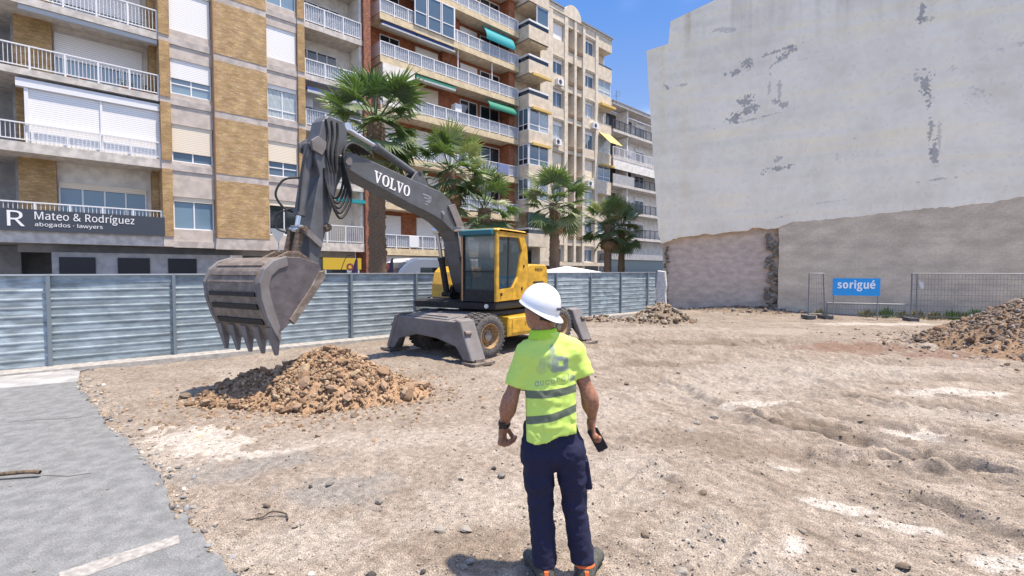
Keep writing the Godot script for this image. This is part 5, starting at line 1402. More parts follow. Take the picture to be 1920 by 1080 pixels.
	for k in 3: b.path([F * (4.66 - k * 0.12) + Y * 4.42 + LT * 0.055, F * (4.62 - k * 0.10) + Y * 4.2 + LT * 0.065, F * (4.66 - k * 0.09) + Y * 3.9 + LT * 0.07, F * (4.60 - k * 0.06) + Y * 3.55 + LT * 0.09], 0.019, 7)
	part("hose", b.mesh(), blk, arm)
	b = MB.new()
	b.tube(F * 4.66 + Y * 2.62 + LT * 0.04, F * 4.66 + Y * 2.62 + LT * 0.10, 0.075, 0.06, 14)
	part("pivot_pin", b.mesh(), rust, arm)
	# hanging hose loops between boom head and arm
	b = MB.new()
	for k in 5:
		var s := -0.02 + 0.035 * k; var dp := 0.09 * k
		b.path([F * (3.95 - 0.06 * k) + Y * (3.98 + 0.01 * k) + LT * s, F * 4.22 + Y * (4.06 + 0.01 * k) + LT * (s + 0.06), F * (4.36 + 0.02 * k) + Y * 3.80 + LT * (s + 0.10), F * (4.34 - 0.015 * k) + Y * (3.42 - dp * 0.7) + LT * (s + 0.10), F * (4.46 + 0.01 * k) + Y * (3.14 - dp) + LT * (s + 0.09), F * (4.62 + 0.01 * k) + Y * (3.24 - dp * 0.6) + LT * (s + 0.06), F * 4.70 + Y * (3.6 - 0.03 * k) + LT * 0.06], 0.021, 7)
	part("hose_bundle", b.mesh(), blk, root)
	b = MB.new()
	b.path([F * 4.98 + Y * 3.42 + LT * -0.2, F * 5.2 + Y * 3.36 + LT * -0.3, F * 5.32 + Y * 3.12 + LT * -0.34, F * 5.22 + Y * 2.92 + LT * -0.3, F * 5.10 + Y * 2.84 + LT * -0.2], 0.018, 7)
	b.path([F * 5.12 + Y * 2.9 + LT * -0.2, F * 5.30 + Y * 2.80 + LT * -0.34, F * 5.32 + Y * 2.58 + LT * -0.34, F * 5.14 + Y * 2.5 + LT * -0.24], 0.014, 7)
	b.path([F * 4.96 + Y * 3.95 + LT * 0.0, F * 5.06 + Y * 3.6 + LT * 0.0, F * 5.12 + Y * 3.2 + LT * 0.0, F * 5.15 + Y * 2.85 + LT * -0.02], 0.016, 7)
	part("hose", b.mesh(), blk, root)
	# bucket linkage
	b = MB.new()
	for s in [-0.27, 0.07]: b.bar(F * 5.12 + Y * 2.56 + LT * s, F * 4.80 + Y * 2.32 + LT * s, 0.05, 0.10, LT)
	part("link_arm", b.mesh(), dusty, root)
	b = MB.new()
	for s in [-0.2, 0.0]: b.bar(F * 5.12 + Y * 2.58 + LT * s, F * 5.24 + Y * 2.10 + LT * s, 0.06, 0.12, LT)
	b.tube(F * 5.12 + Y * 2.56 + LT * -0.32, F * 5.12 + Y * 2.56 + LT * 0.12, 0.05, 0.05, 12)
	part("bucket_link", b.mesh(), rust, root)
	# bucket
	var s0 := -0.76; var s1 := 0.56
	var outer := [Vector2(5.20, 1.86), Vector2(5.24, 2.00), Vector2(5.56, 2.09), Vector2(5.80, 2.09), Vector2(5.99, 2.03), Vector2(6.13, 1.91), Vector2(6.20, 1.73), Vector2(6.18, 1.51), Vector2(6.10, 1.25), Vector2(5.97, 0.98)]
	b = MB.new()
	b.smooth(2)
	for side in [0.0, 0.028]:
		for i in outer.size() - 1:
			var c := Vector2(5.72, 1.55)
			var p: Vector2 = outer[i] + (c - outer[i]).normalized() * side; var q: Vector2 = outer[i + 1] + (c - outer[i + 1]).normalized() * side
			var nn: Vector2 = (p + q) * 0.5 - c
			b.quadn(F * p.x + Y * p.y + LT * s0, F * q.x + Y * q.y + LT * s0, F * q.x + Y * q.y + LT * s1, F * p.x + Y * p.y + LT * s1, (F * nn.x + Y * nn.y) * (1.0 if side == 0.0 else -1.0))
	b.flat()
	var bucket := part("bucket", b.mesh(), steel, root)
	tag(bucket, "wide toothed digging bucket of worn brown-grey steel")
	var sp := outer.duplicate(); sp.append(Vector2(5.72, 1.17)); sp.append(Vector2(5.37, 1.60))
	for s in [[s0 - 0.03, s0], [s1, s1 + 0.03]]:
		b = MB.new(); b.prism(sp, Z, F, Y, LT, s[0], s[1], 0.006)
		part("side_plate", b.mesh(), sideplate, bucket)
		b = MB.new()
		b.prism([Vector2(5.16, 1.90), Vector2(5.14, 1.80), Vector2(5.34, 1.54), Vector2(5.69, 1.12), Vector2(5.77, 1.20), Vector2(5.42, 1.63), Vector2(5.26, 1.88)], Z, F, Y, LT, s[0] - 0.014, s[1] + 0.014, 0.006)
		part("side_cutter", b.mesh(), steel, bucket)
		b = MB.new()
		var rim := []
		for p in outer.slice(3): rim.append(p + (p - Vector2(5.72, 1.55)).normalized() * 0.012)
		for i in range(outer.size() - 1, 2, -1): rim.append(outer[i] + (Vector2(5.72, 1.55) - outer[i]).normalized() * 0.13)
		b.prism(rim, Z, F, Y, LT, s[0] - 0.02, s[1] + 0.02, 0.006)
		part("wear_rim", b.mesh(), dusty, bucket)
	b = MB.new(); b.prism([Vector2(6.03, 1.12), Vector2(5.93, 0.90), Vector2(5.89, 0.91), Vector2(5.96, 1.10)], Z, F, Y, LT, s0 - 0.045, s1 + 0.045, 0.005)
	part("cutting_edge", b.mesh(), dusty, bucket)
	for i in 5:
		var s := lerpf(s0 + 0.04, s1 - 0.04, i / 4.0)
		b = MB.new()
		b.hexa([F * 6.05 + Y * 1.10 + LT * (s - 0.075), F * 6.05 + Y * 1.10 + LT * (s + 0.075), F * 5.90 + Y * 1.06 + LT * (s + 0.075), F * 5.90 + Y * 1.06 + LT * (s - 0.075), F * 5.945 + Y * 0.70 + LT * (s - 0.028), F * 5.945 + Y * 0.70 + LT * (s + 0.028), F * 5.915 + Y * 0.70 + LT * (s + 0.028), F * 5.915 + Y * 0.70 + LT * (s - 0.028)])
		part("tooth", b.mesh(), dusty, bucket)
	for q in [[4, 0.35], [5, 0.2], [5, 0.85], [6, 0.6], [7, 0.3], [8, 0.1]]:
		var p: Vector2 = outer[q[0]].lerp(outer[q[0] + 1], q[1]); var p2: Vector2 = outer[q[0]].lerp(outer[q[0] + 1], minf(q[1] + 0.28, 1.0))
		var od := (p - Vector2(5.72, 1.55)).normalized() * 0.022
		b = MB.new()
		b.hexa([F * p.x + Y * p.y + LT * (s0 + 0.1), F * p2.x + Y * p2.y + LT * (s0 + 0.1), F * p2.x + Y * p2.y + LT * (s1 - 0.1), F * p.x + Y * p.y + LT * (s1 - 0.1), F * (p.x + od.x) + Y * (p.y + od.y) + LT * (s0 + 0.1), F * (p2.x + od.x) + Y * (p2.y + od.y) + LT * (s0 + 0.1), F * (p2.x + od.x) + Y * (p2.y + od.y) + LT * (s1 - 0.1), F * (p.x + od.x) + Y * (p.y + od.y) + LT * (s1 - 0.1)])
		part("wear_strip", b.mesh(), blk if q[0] > 5 else steel, bucket)
	for s in [-0.28, 0.06]:
		b = MB.new()
		b.prism([Vector2(4.84, 1.84), Vector2(5.0, 1.82), Vector2(5.26, 1.84), Vector2(5.62, 2.09), Vector2(5.40, 2.20), Vector2(5.22, 2.20), Vector2(4.95, 2.04)], Z, F, Y, LT, s - 0.03, s + 0.03, 0.006)
		part("bucket_ear", b.mesh(), rust, bucket)

	# upper structure
	b = MB.new()
	b.prism([Vector2(1.12, 1.02), Vector2(1.14, 1.16), Vector2(1.0, 1.2), Vector2(-1.5, 1.2), Vector2(-1.55, 1.1), Vector2(-1.4, 1.0)], Z, F, Y, LT, -1.18, 1.18, 0.03)
	part("deck", b.mesh(), blk, root)
	b = MB.new()
	b.prism([Vector2(-0.30, 1.21), Vector2(-0.36, 2.0), Vector2(-0.42, 2.06), Vector2(-1.36, 2.05), Vector2(-1.46, 1.98), Vector2(-1.50, 1.21)], Z, F, Y, LT, 0.3, 1.2, 0.035)
	var hood := part("side_housing", b.mesh(), yel, root)
	b = MB.new()
	b.prism([Vector2(-0.55, 1.21), Vector2(-0.55, 1.95), Vector2(-1.7, 1.98), Vector2(-1.85, 1.85), Vector2(-1.8, 1.05), Vector2(-1.6, 1.0), Vector2(-1.52, 1.2)], Z, F, Y, LT, -1.18, 0.29, 0.05)
	part("engine_hood", b.mesh(), yel, root)
	b = MB.new()
	for k in 4: b.prism([Vector2(-0.62, 1.62 - k * 0.07), Vector2(-1.2, 1.62 - k * 0.07), Vector2(-1.2, 1.585 - k * 0.07), Vector2(-0.62, 1.585 - k * 0.07)], Z, F, Y, LT, 1.2, 1.206)
	part("vent_slots", b.mesh(), blk, hood)
	lettering("lettering", "VOLVO", blk, hood, F * -0.72 + Y * 1.88 + LT * 1.201, -F, Y, 0.42, 0.07, 700, true, 0.004)
	b = MB.new()
	b.prism([Vector2(0.52, 1.21), Vector2(0.50, 1.55), Vector2(0.40, 1.86), Vector2(0.26, 1.97), Vector2(0.0, 2.0), Vector2(-0.54, 2.0), Vector2(-0.54, 1.21)], Z, F, Y, LT, -1.18, -0.52, 0.06)
	part("tank_housing", b.mesh(), yel, root)
	b = MB.new()
	b.prism([Vector2(0.62, 1.10), Vector2(0.62, 1.22), Vector2(0.5, 1.24), Vector2(0.3, 1.2), Vector2(0.3, 1.08)], Z, F, Y, LT, -1.2, -0.45, 0.02)
	var bump := part("front_step", b.mesh(), blk, root)
	for s in [-1.05, 0.95]:
		b = MB.new(); b.tube(F * 0.60 + Y * 1.165 + LT * s, F * 0.64 + Y * 1.165 + LT * s, 0.05, 0.05, 12)
		if s > 0.0:
			b = MB.new(); b.tube(F * 1.13 + Y * 1.10 + LT * s, F * 1.165 + Y * 1.10 + LT * s, 0.05, 0.05, 12)
		part("lamp", b.mesh(), mat(0.7, 0.7, 0.66, 0.2), bump)
	b = MB.new()
	b.prism([Vector2(0.75, 1.2), Vector2(0.72, 1.5), Vector2(0.5, 1.62), Vector2(0.3, 1.55), Vector2(0.2, 1.2)], Z, F, Y, LT, -0.40, -0.33, 0.01)
	b.prism([Vector2(0.75, 1.2), Vector2(0.72, 1.5), Vector2(0.5, 1.62), Vector2(0.3, 1.55), Vector2(0.2, 1.2)], Z, F, Y, LT, 0.115, 0.18, 0.01)
	part("boom_foot", b.mesh(), blk, root)

	# cab
	var c0 := 0.26; var c1 := 1.20
	b = MB.new()
	b.prism([Vector2(1.12, 1.2), Vector2(1.10, 2.74), Vector2(1.0, 2.74), Vector2(1.0, 1.2)], Z, F, Y, LT, c1 - 0.07, c1, 0.012)
	b.prism([Vector2(1.0, 2.66), Vector2(1.0, 2.74), Vector2(-0.20, 2.74), Vector2(-0.20, 2.66), Vector2(0.10, 2.68)], Z, F, Y, LT, c1 - 0.07, c1 - 0.002)
	b.prism([Vector2(-0.20, 2.67), Vector2(0.10, 2.68), Vector2(-0.05, 2.38), Vector2(0.16, 1.74), Vector2(0.40, 1.50), Vector2(0.40, 1.21), Vector2(-0.29, 1.21), Vector2(-0.35, 2.0), Vector2(-0.30, 2.45)], Z, F, Y, LT, c1 - 0.07, c1 + 0.004)
	b.prism([Vector2(1.0, 1.21), Vector2(1.0, 1.47), Vector2(0.40, 1.50), Vector2(0.40, 1.21)], Z, F, Y, LT, c1 - 0.07, c1 - 0.002)
	var cab := part("cab_door_frame", b.mesh(), yel, root)
	b = MB.new()
	b.prism([Vector2(0.99, 1.48), Vector2(0.99, 2.655), Vector2(0.11, 2.67), Vector2(-0.04, 2.38), Vector2(0.17, 1.75), Vector2(0.40, 1.51)], Z, F, Y, LT, c1 - 0.04, c1 - 0.032)
	part("pane", b.mesh(), glass, cab)
	b = MB.new()
	b.prism([Vector2(0.55, 1.50), Vector2(0.60, 1.50), Vector2(0.56, 2.66), Vector2(0.51, 2.66)], Z, F, Y, LT, c1 - 0.055, c1 - 0.02)
	b.prism([Vector2(0.98, 1.88), Vector2(0.98, 1.91), Vector2(0.14, 1.91), Vector2(0.15, 1.88)], Z, F, Y, LT, c1 - 0.06, c1 - 0.045)
	part("sash_bar", b.mesh(), blk, cab)
	for q in [[0.93, 1.36], [-0.02, 1.46], [-0.12, 2.0]]:
		b = MB.new(); b.fbox(F * q[0] + Y * q[1] + LT * c1, F, Y, LT, Vector3(-0.03, -0.035, 0.0), Vector3(0.03, 0.035, 0.02))
		part("hinge", b.mesh(), blk, cab)
	b = MB.new()
	b.prism([Vector2(1.06, 2.742), Vector2(1.10, 2.80), Vector2(1.0, 2.845), Vector2(-0.22, 2.845), Vector2(-0.33, 2.78), Vector2(-0.33, 2.742)], Z, F, Y, LT, c0, c1 + 0.02, 0.03)
	part("cab_roof", b.mesh(), yel, root)
	b = MB.new()
	b.prism([Vector2(1.06, 2.66), Vector2(1.20, 2.70), Vector2(1.21, 2.79), Vector2(1.10, 2.83), Vector2(1.06, 2.80)], Z, F, Y, LT, c0 - 0.03, c1 - 0.08, 0.01)
	part("sun_visor", b.mesh(), teal, root)
	b = MB.new()
	b.fbox(Z, F, Y, LT, Vector3(1.03, 1.2, c0), Vector3(1.10, 2.66, c0 + 0.06))
	b.fbox(Z, F, Y, LT, Vector3(-0.33, 1.2, c0), Vector3(-0.26, 2.74, c0 + 0.06))
	b.fbox(Z, F, Y, LT, Vector3(-0.26, 1.2, c0 + 0.005), Vector3(1.03, 1.75, c0 + 0.05))
	b.fbox(Z, F, Y, LT, Vector3(-0.33, 1.2, c0 + 0.06), Vector3(-0.28, 2.1, c1 - 0.08))
	b.fbox(Z, F, Y, LT, Vector3(1.05, 1.2, c0 + 0.06), Vector3(1.11, 1.46, c1 - 0.07))
	b.fbox(Z, F, Y, LT, Vector3(1.06, 1.86, c0 + 0.06), Vector3(1.09, 1.89, c1 - 0.07))
	part("cab_frame", b.mesh(), blk, root)
	b = MB.new(); b.tube(F * 1.13 + Y * 1.2 + LT * (c0 + 0.02), F * 1.13 + Y * 2.68 + LT * (c0 + 0.02), 0.02, 0.02, 8)
	part("grab_rail", b.mesh(), mat(0.42, 0.24, 0.12, 0.6), root)
	for q in [[1.075, 1.083, 1.46, 2.70, c0 + 0.065, c1 - 0.075], [-0.31, -0.302, 2.1, 2.72, c0 + 0.065, c1 - 0.085]]:
		b = MB.new(); b.fbox(Z, F, Y, LT, Vector3(q[0], q[2], q[4]), Vector3(q[1], q[3], q[5]))
		part("windscreen" if q[0] > 0.0 else "rear_pane", b.mesh(), glass, root)
	b = MB.new(); b.fbox(Z, F, Y, LT, Vector3(-0.26, 1.76, c0 + 0.02), Vector3(1.03, 2.70, c0 + 0.028))
	part("side_pane", b.mesh(), glass, root)
	b = MB.new()
	b.prism([Vector2(0.45, 1.5), Vector2(0.45, 1.66), Vector2(0.05, 1.66), Vector2(-0.05, 2.35), Vector2(-0.18, 2.35), Vector2(-0.16, 1.5)], Z, F, Y, LT, 0.5, 1.0, 0.04)
	b.prism([Vector2(-0.06, 2.36), Vector2(-0.06, 2.55), Vector2(-0.17, 2.55), Vector2(-0.17, 2.36)], Z, F, Y, LT, 0.63, 0.87, 0.03)
	part("driver_seat", b.mesh(), blk, root)
	b = MB.new()
	b.prism([Vector2(0.95, 1.2), Vector2(0.98, 1.6), Vector2(0.86, 1.9), Vector2(0.78, 1.88), Vector2(0.8, 1.2)], Z, F, Y, LT, 0.62, 0.82, 0.02)
	b.tube(F * 0.76 + Y * 1.90 + LT * 0.72, F * 0.72 + Y * 1.93 + LT * 0.72, 0.17, 0.17, 16)
	part("steering_column", b.mesh(), blk, root)

	# undercarriage
	b = MB.new()
	b.lathe(Y * 0.86, Y, [[0.0, 0.0], [0.0, 0.52], [0.16, 0.55], [0.16, 0.0]], 28)
	part("slew_ring", b.mesh(), blk, root)
	b = MB.new()
	b.prism([Vector2(1.95, 0.62), Vector2(1.9, 0.90), Vector2(0.9, 0.95), Vector2(0.6, 0.92), Vector2(-0.6, 0.92), Vector2(-1.9, 0.90), Vector2(-1.95, 0.62), Vector2(-0.8, 0.5), Vector2(0.8, 0.5)], OL, G, Y, LL, -0.46, 0.46, 0.03)
	part("chassis", b.mesh(), dusty, root)
	b = MB.new()
	b.prism([Vector2(0.75, 0.40), Vector2(0.72, 0.84), Vector2(-0.66, 0.84), Vector2(-0.70, 0.40)], OL, G, Y, LL, 0.50, 1.16, 0.03)
	var tb := part("tool_box", b.mesh(), yel, root)
	b = MB.new(); b.prism([Vector2(0.62, 0.48), Vector2(0.60, 0.78), Vector2(-0.55, 0.78), Vector2(-0.58, 0.48)], OL, G, Y, LL, 1.161, 1.175, 0.005)
	part("lid", b.mesh(), yel, tb)
	lettering("lettering", "VOLVO", mat(0.30, 0.16, 0.02, 0.6), tb, OL + G * 0.2 + Y * 0.62 + LL * 1.176, -G, Y, 0.5, 0.09, 700, true, 0.003)
	var tyre_m := grain(mat(0.14, 0.135, 0.135, 0.9), 58, 0.03, 0.6, Vector3.ONE * 1.2, 0.4, false, Color(1, 0.97, 0.95))
	var rimm := grain(mat(0.46, 0.28, 0.13, 0.7), 59, 0.03, 0.6, Vector3.ONE, 0.2)
	for wr in [1.33, -1.25]:
		for sd in [-1.0, 1.0]:
			for inn in [0.0, 1.0]:
				var s: float = sd * (0.62 + inn * 0.30)
				var o: Vector3 = OL + G * wr + LL * s + Y * 0.475
				var ax: Vector3 = LL * sd
				b = MB.new(); b.smooth(3)
				b.lathe(o, ax, [[0.0, 0.28], [0.0, 0.40], [0.03, 0.455], [0.07, 0.475], [0.20, 0.475], [0.24, 0.455], [0.265, 0.40], [0.265, 0.30], [0.25, 0.27]], 36)
				b.flat()
				var up := Vector3.UP
				var fw := ax.cross(up).normalized()
				for k in 30:
					var a := TAU * k / 30.0
					var e := fw * cos(a) + up * sin(a); var tg := up * cos(a) - fw * sin(a)
					b.fbox(o, ax, e, tg, Vector3(0.02, 0.45, -0.026), Vector3(0.12, 0.49, 0.026)); b.fbox(o, ax, e, tg, Vector3(0.15, 0.45, 0.02), Vector3(0.245, 0.49, 0.072))
				var wh := part("wheel", b.mesh(), tyre_m, root)
				b = MB.new(); b.smooth(4)
				b.lathe(o, ax, [[0.25, 0.285], [0.262, 0.275], [0.25, 0.255], [0.10, 0.235], [0.09, 0.15], [0.16, 0.145], [0.17, 0.11], [0.17, 0.0]], 28)
				b.flat()
				part("rim", b.mesh(), rimm, wh)
				if inn > 0.5:
					b = MB.new()
					b.tube(o + ax * 0.12, o + ax * 0.20, 0.115, 0.10, 20)
					for k in 8:
						var a := TAU * k / 8.0
						b.tube(o + ax * 0.09 + (fw * cos(a) + up * sin(a)) * 0.185, o + ax * 0.125 + (fw * cos(a) + up * sin(a)) * 0.185, 0.018, 0.018, 6)
					part("hub", b.mesh(), dusty, wh)
	for wr in [1.33, -1.25]:
		b = MB.new(); b.tube(OL + G * wr + LL * -0.7 + Y * 0.475, OL + G * wr + LL * 0.7 + Y * 0.475, 0.11, 0.11, 12)
		part("axle", b.mesh(), blk, root)
	# outriggers fore and aft
	for fr in [1.0, -1.0]:
		b = MB.new()
		b.prism([Vector2(-1.0, 0.84), Vector2(1.0, 0.84), Vector2(1.14, 0.78), Vector2(1.45, 0.08), Vector2(1.22, 0.07), Vector2(0.98, 0.33), Vector2(0.35, 0.45), Vector2(-0.35, 0.47), Vector2(-0.98, 0.33), Vector2(-1.22, 0.07), Vector2(-1.45, 0.08), Vector2(-1.14, 0.78)], OL + G * 2.02 * fr, LL, Y, G * fr, 0.0, 0.14, 0.012)
		var og := part("outrigger_frame", b.mesh(), dusty, root)
		b = MB.new()
		b.prism([Vector2(1.95, 0.84), Vector2(2.1, 0.80), Vector2(2.1, 0.70), Vector2(1.3, 0.62), Vector2(1.3, 0.93)], OL, G * fr, Y, LL, -0.62, 0.62, 0.02)
		b.prism([Vector2(2.02, 0.86), Vector2(2.02, 0.83), Vector2(1.0, 0.93), Vector2(1.0, 0.96)], OL, G * fr, Y, LL, -0.95, 0.55, 0.005)
		part("mount_plate", b.mesh(), dusty, og)
		for sd in [-1.0, 1.0]:
			b = MB.new()
			b.prism([Vector2(0.98, 0.90), Vector2(1.16, 0.86), Vector2(1.30, 0.52), Vector2(1.50, 0.09), Vector2(1.36, 0.06), Vector2(1.16, 0.50)], OL + G * 1.78 * fr, LL * sd, Y, G * fr, 0.0, 0.40, 0.02)
			part("leg", b.mesh(), dusty, og)
			b = MB.new()
			b.fbox(OL + G * 1.98 * fr + LL * sd * 1.46, LL * sd, Y, G * fr, Vector3(-0.20, 0.0, -0.30), Vector3(0.20, 0.05, 0.26))
			b.fbox(OL + G * 1.98 * fr + LL * sd * 1.44, LL * sd, Y, G * fr, Vector3(-0.1, 0.05, -0.12), Vector3(0.1, 0.11, 0.12))
			part("foot_pad", b.mesh(), steel, og)
			b = MB.new()
			b.tube(OL + G * 2.0 * fr + LL * sd * 1.27 + Y * 0.62, OL + G * 2.16 * fr + LL * sd * 1.27 + Y * 0.62, 0.05, 0.05, 10)
			part("pivot_pin", b.mesh(), steel, og)

# ---------------------------------------------------------------- the worker
# bones: [a, b, ra, rb]; blended with a smooth minimum and meshed as surface nets
func skin(mb: MB, bones: Array, cell: float, k: float, clip = null, wob := 0.0, wf := 14.0, uvf = null, fold := 0.0):
	var lo := Vector3.ONE * 1e9; var hi := -lo
	for q in bones:
		var r: float = maxf(q[2], q[3]) + cell * 3.0
		for p in [q[0], q[1]]:
			lo = lo.min(p - Vector3.ONE * r); hi = hi.max(p + Vector3.ONE * r)
	var nx := int((hi.x - lo.x) / cell) + 2; var ny := int((hi.y - lo.y) / cell) + 2; var nz := int((hi.z - lo.z) / cell) + 2
	var f := PackedFloat32Array(); f.resize(nx * ny * nz)
	for q in bones:
		var a: Vector3 = q[0]; var ab: Vector3 = q[1] - q[0]; var l2 := maxf(ab.length_squared(), 1e-9)
		var m: float = maxf(q[2], q[3]) + 3.2 / k + cell
		var b0 := (a.min(q[1]) - Vector3.ONE * m - lo) / cell; var b1 := (a.max(q[1]) + Vector3.ONE * m - lo) / cell
		for z in range(maxi(0, int(b0.z)), mini(nz, int(b1.z) + 2)):
			for y in range(maxi(0, int(b0.y)), mini(ny, int(b1.y) + 2)):
				var row := (z * ny + y) * nx
				for x in range(maxi(0, int(b0.x)), mini(nx, int(b1.x) + 2)):
					var p := lo + Vector3(x, y, z) * cell
					var t := clampf((p - a).dot(ab) / l2, 0.0, 1.0)
					var d := p.distance_to(a + ab * t) - lerpf(q[2], q[3], t)
					if d < m: f[row + x] += exp(-k * d)
	var nse := FastNoiseLite.new(); nse.seed = 77; nse.frequency = 1.0; nse.fractal_octaves = 2
	for z in nz:
		for y in ny:
			var row := (z * ny + y) * nx
			for x in nx:
				var s := f[row + x]
				if s < 1e-3: f[row + x] = 0.1; continue
				var v := -log(s) / k
				if v < cell * 3.0 and v > -cell * 3.0 or clip != null:
					var p := lo + Vector3(x, y, z) * cell
					if wob > 0.0: v += nse.get_noise_3d(p.x * wf, p.y * wf * 1.7, p.z * wf) * wob
					if fold != 0.0:   # creases of the cloth
						var wv := nse.get_noise_3d(p.x * 5.0, p.y * 5.0, p.z * 5.0)
						v += (1.0 - absf(sin(p.y * 42.0 + p.x * 30.0 * signf(wv) + wv * 7.0))) * fold * clampf(wv * 2.0 + 0.6, 0.0, 1.0)
					if clip != null: v = maxf(v, clip.call(p))
				f[row + x] = v
	var vid := {}
	var vp := []
	for z in nz - 1:
		for y in ny - 1:
			for x in nx - 1:
				var i := (z * ny + y) * nx + x
				var c := [f[i], f[i + 1], f[i + nx], f[i + nx + 1], f[i + nx * ny], f[i + nx * ny + 1], f[i + nx * ny + nx], f[i + nx * ny + nx + 1]]
				var neg := 0
				for v in c: neg += 1 if v < 0.0 else 0
				if neg == 0 or neg == 8: continue
				var acc := Vector3.ZERO; var n := 0
				for e in [[0, 1], [2, 3], [4, 5], [6, 7], [0, 2], [1, 3], [4, 6], [5, 7], [0, 4], [1, 5], [2, 6], [3, 7]]:
					var va: float = c[e[0]]; var vb: float = c[e[1]]
					if (va < 0.0) != (vb < 0.0):
						var t := va / (va - vb)
						var pa := Vector3(e[0] & 1, (e[0] >> 1) & 1, e[0] >> 2); var pb := Vector3(e[1] & 1, (e[1] >> 1) & 1, e[1] >> 2)
						acc += pa.lerp(pb, t); n += 1
				vid[i] = vp.size()
				vp.append(lo + (Vector3(x, y, z) + acc / n) * cell)
	mb.smooth(9)
	var st := mb.st
	for i in vid:
		var x: int = i % nx; var y: int = (i / nx) % ny; var z: int = i / (nx * ny)
		for ax in 3:
			var o: int = [1, nx, nx * ny][ax]
			var u: int = [nx, nx * ny, 1][ax]; var w2: int = [nx * ny, 1, nx][ax]
			if (f[i] < 0.0) == (f[i + o] < 0.0): continue
			var ids := [i, i - u, i - u - w2, i - w2]
			if not (vid.has(ids[1]) and vid.has(ids[2]) and vid.has(ids[3])): continue
			var q := [vp[vid[ids[0]]], vp[vid[ids[1]]], vp[vid[ids[2]]], vp[vid[ids[3]]]]
			var nn := Vector3(1 if ax == 0 else 0, 1 if ax == 1 else 0, 1 if ax == 2 else 0) * (1.0 if f[i] < 0.0 else -1.0)
			if (q[1] - q[0]).cross(q[2] - q[0]).dot(nn) + (q[2] - q[0]).cross(q[3] - q[0]).dot(nn) > 0.0: q = [q[0], q[3], q[2], q[1]]
			for k2 in [0, 1, 2, 0, 2, 3]:
				if uvf != null: st.set_uv(uvf.call(q[k2]))
				st.add_vertex(q[k2])

func hand_bones(wr: Vector3, palm: Vector3, across: Vector3, down: Vector3, curl: Vector3, grip: float) -> Array:
	# wrist, palm centre, direction across the knuckles (from little finger to index), fingers' direction, direction they curl to
	var L := []
	var kn := palm + down * 0.040
	for i in 4:
		var a := kn + across * (0.030 - i * 0.020)
		L.append([palm - down * 0.045 + across * (0.016 - i * 0.011), a, 0.016, 0.0125])
		var l: float = [0.040, 0.045, 0.042, 0.032][i]
		var d1 := (down * (1.0 - grip * 0.55) + curl * grip * 0.8).normalized()
		var d2 := (down * (0.55 - grip) + curl * (0.35 + grip)).normalized()
		var d3 := (down * (0.2 - grip * 1.1) + curl * (0.6 + grip * 0.3)).normalized()
		var p1 := a + d1 * l; var p2 := p1 + d2 * l * 0.7; var p3 := p2 + d3 * l * 0.55
		L.append([a, p1, 0.0105, 0.0095]); L.append([p1, p2, 0.0095, 0.0085]); L.append([p2, p3, 0.0085, 0.0075])
	var t0 := palm - down * 0.03 + across * 0.022; var t1 := t0 + (across * 0.6 + down * 0.6 + curl * 0.5).normalized() * 0.042
	var t2 := t1 + (down * 0.8 + curl * 0.5).normalized() * 0.032; var t3 := t2 + (down * 0.75 + curl * 0.6 - across * 0.2).normalized() * 0.024
	L.append([t0, t1, 0.0165, 0.0120]); L.append([t1, t2, 0.0120, 0.0105]); L.append([t2, t3, 0.0105, 0.0085])
	L.append([wr, palm - down * 0.03, 0.025, 0.022])
	return L

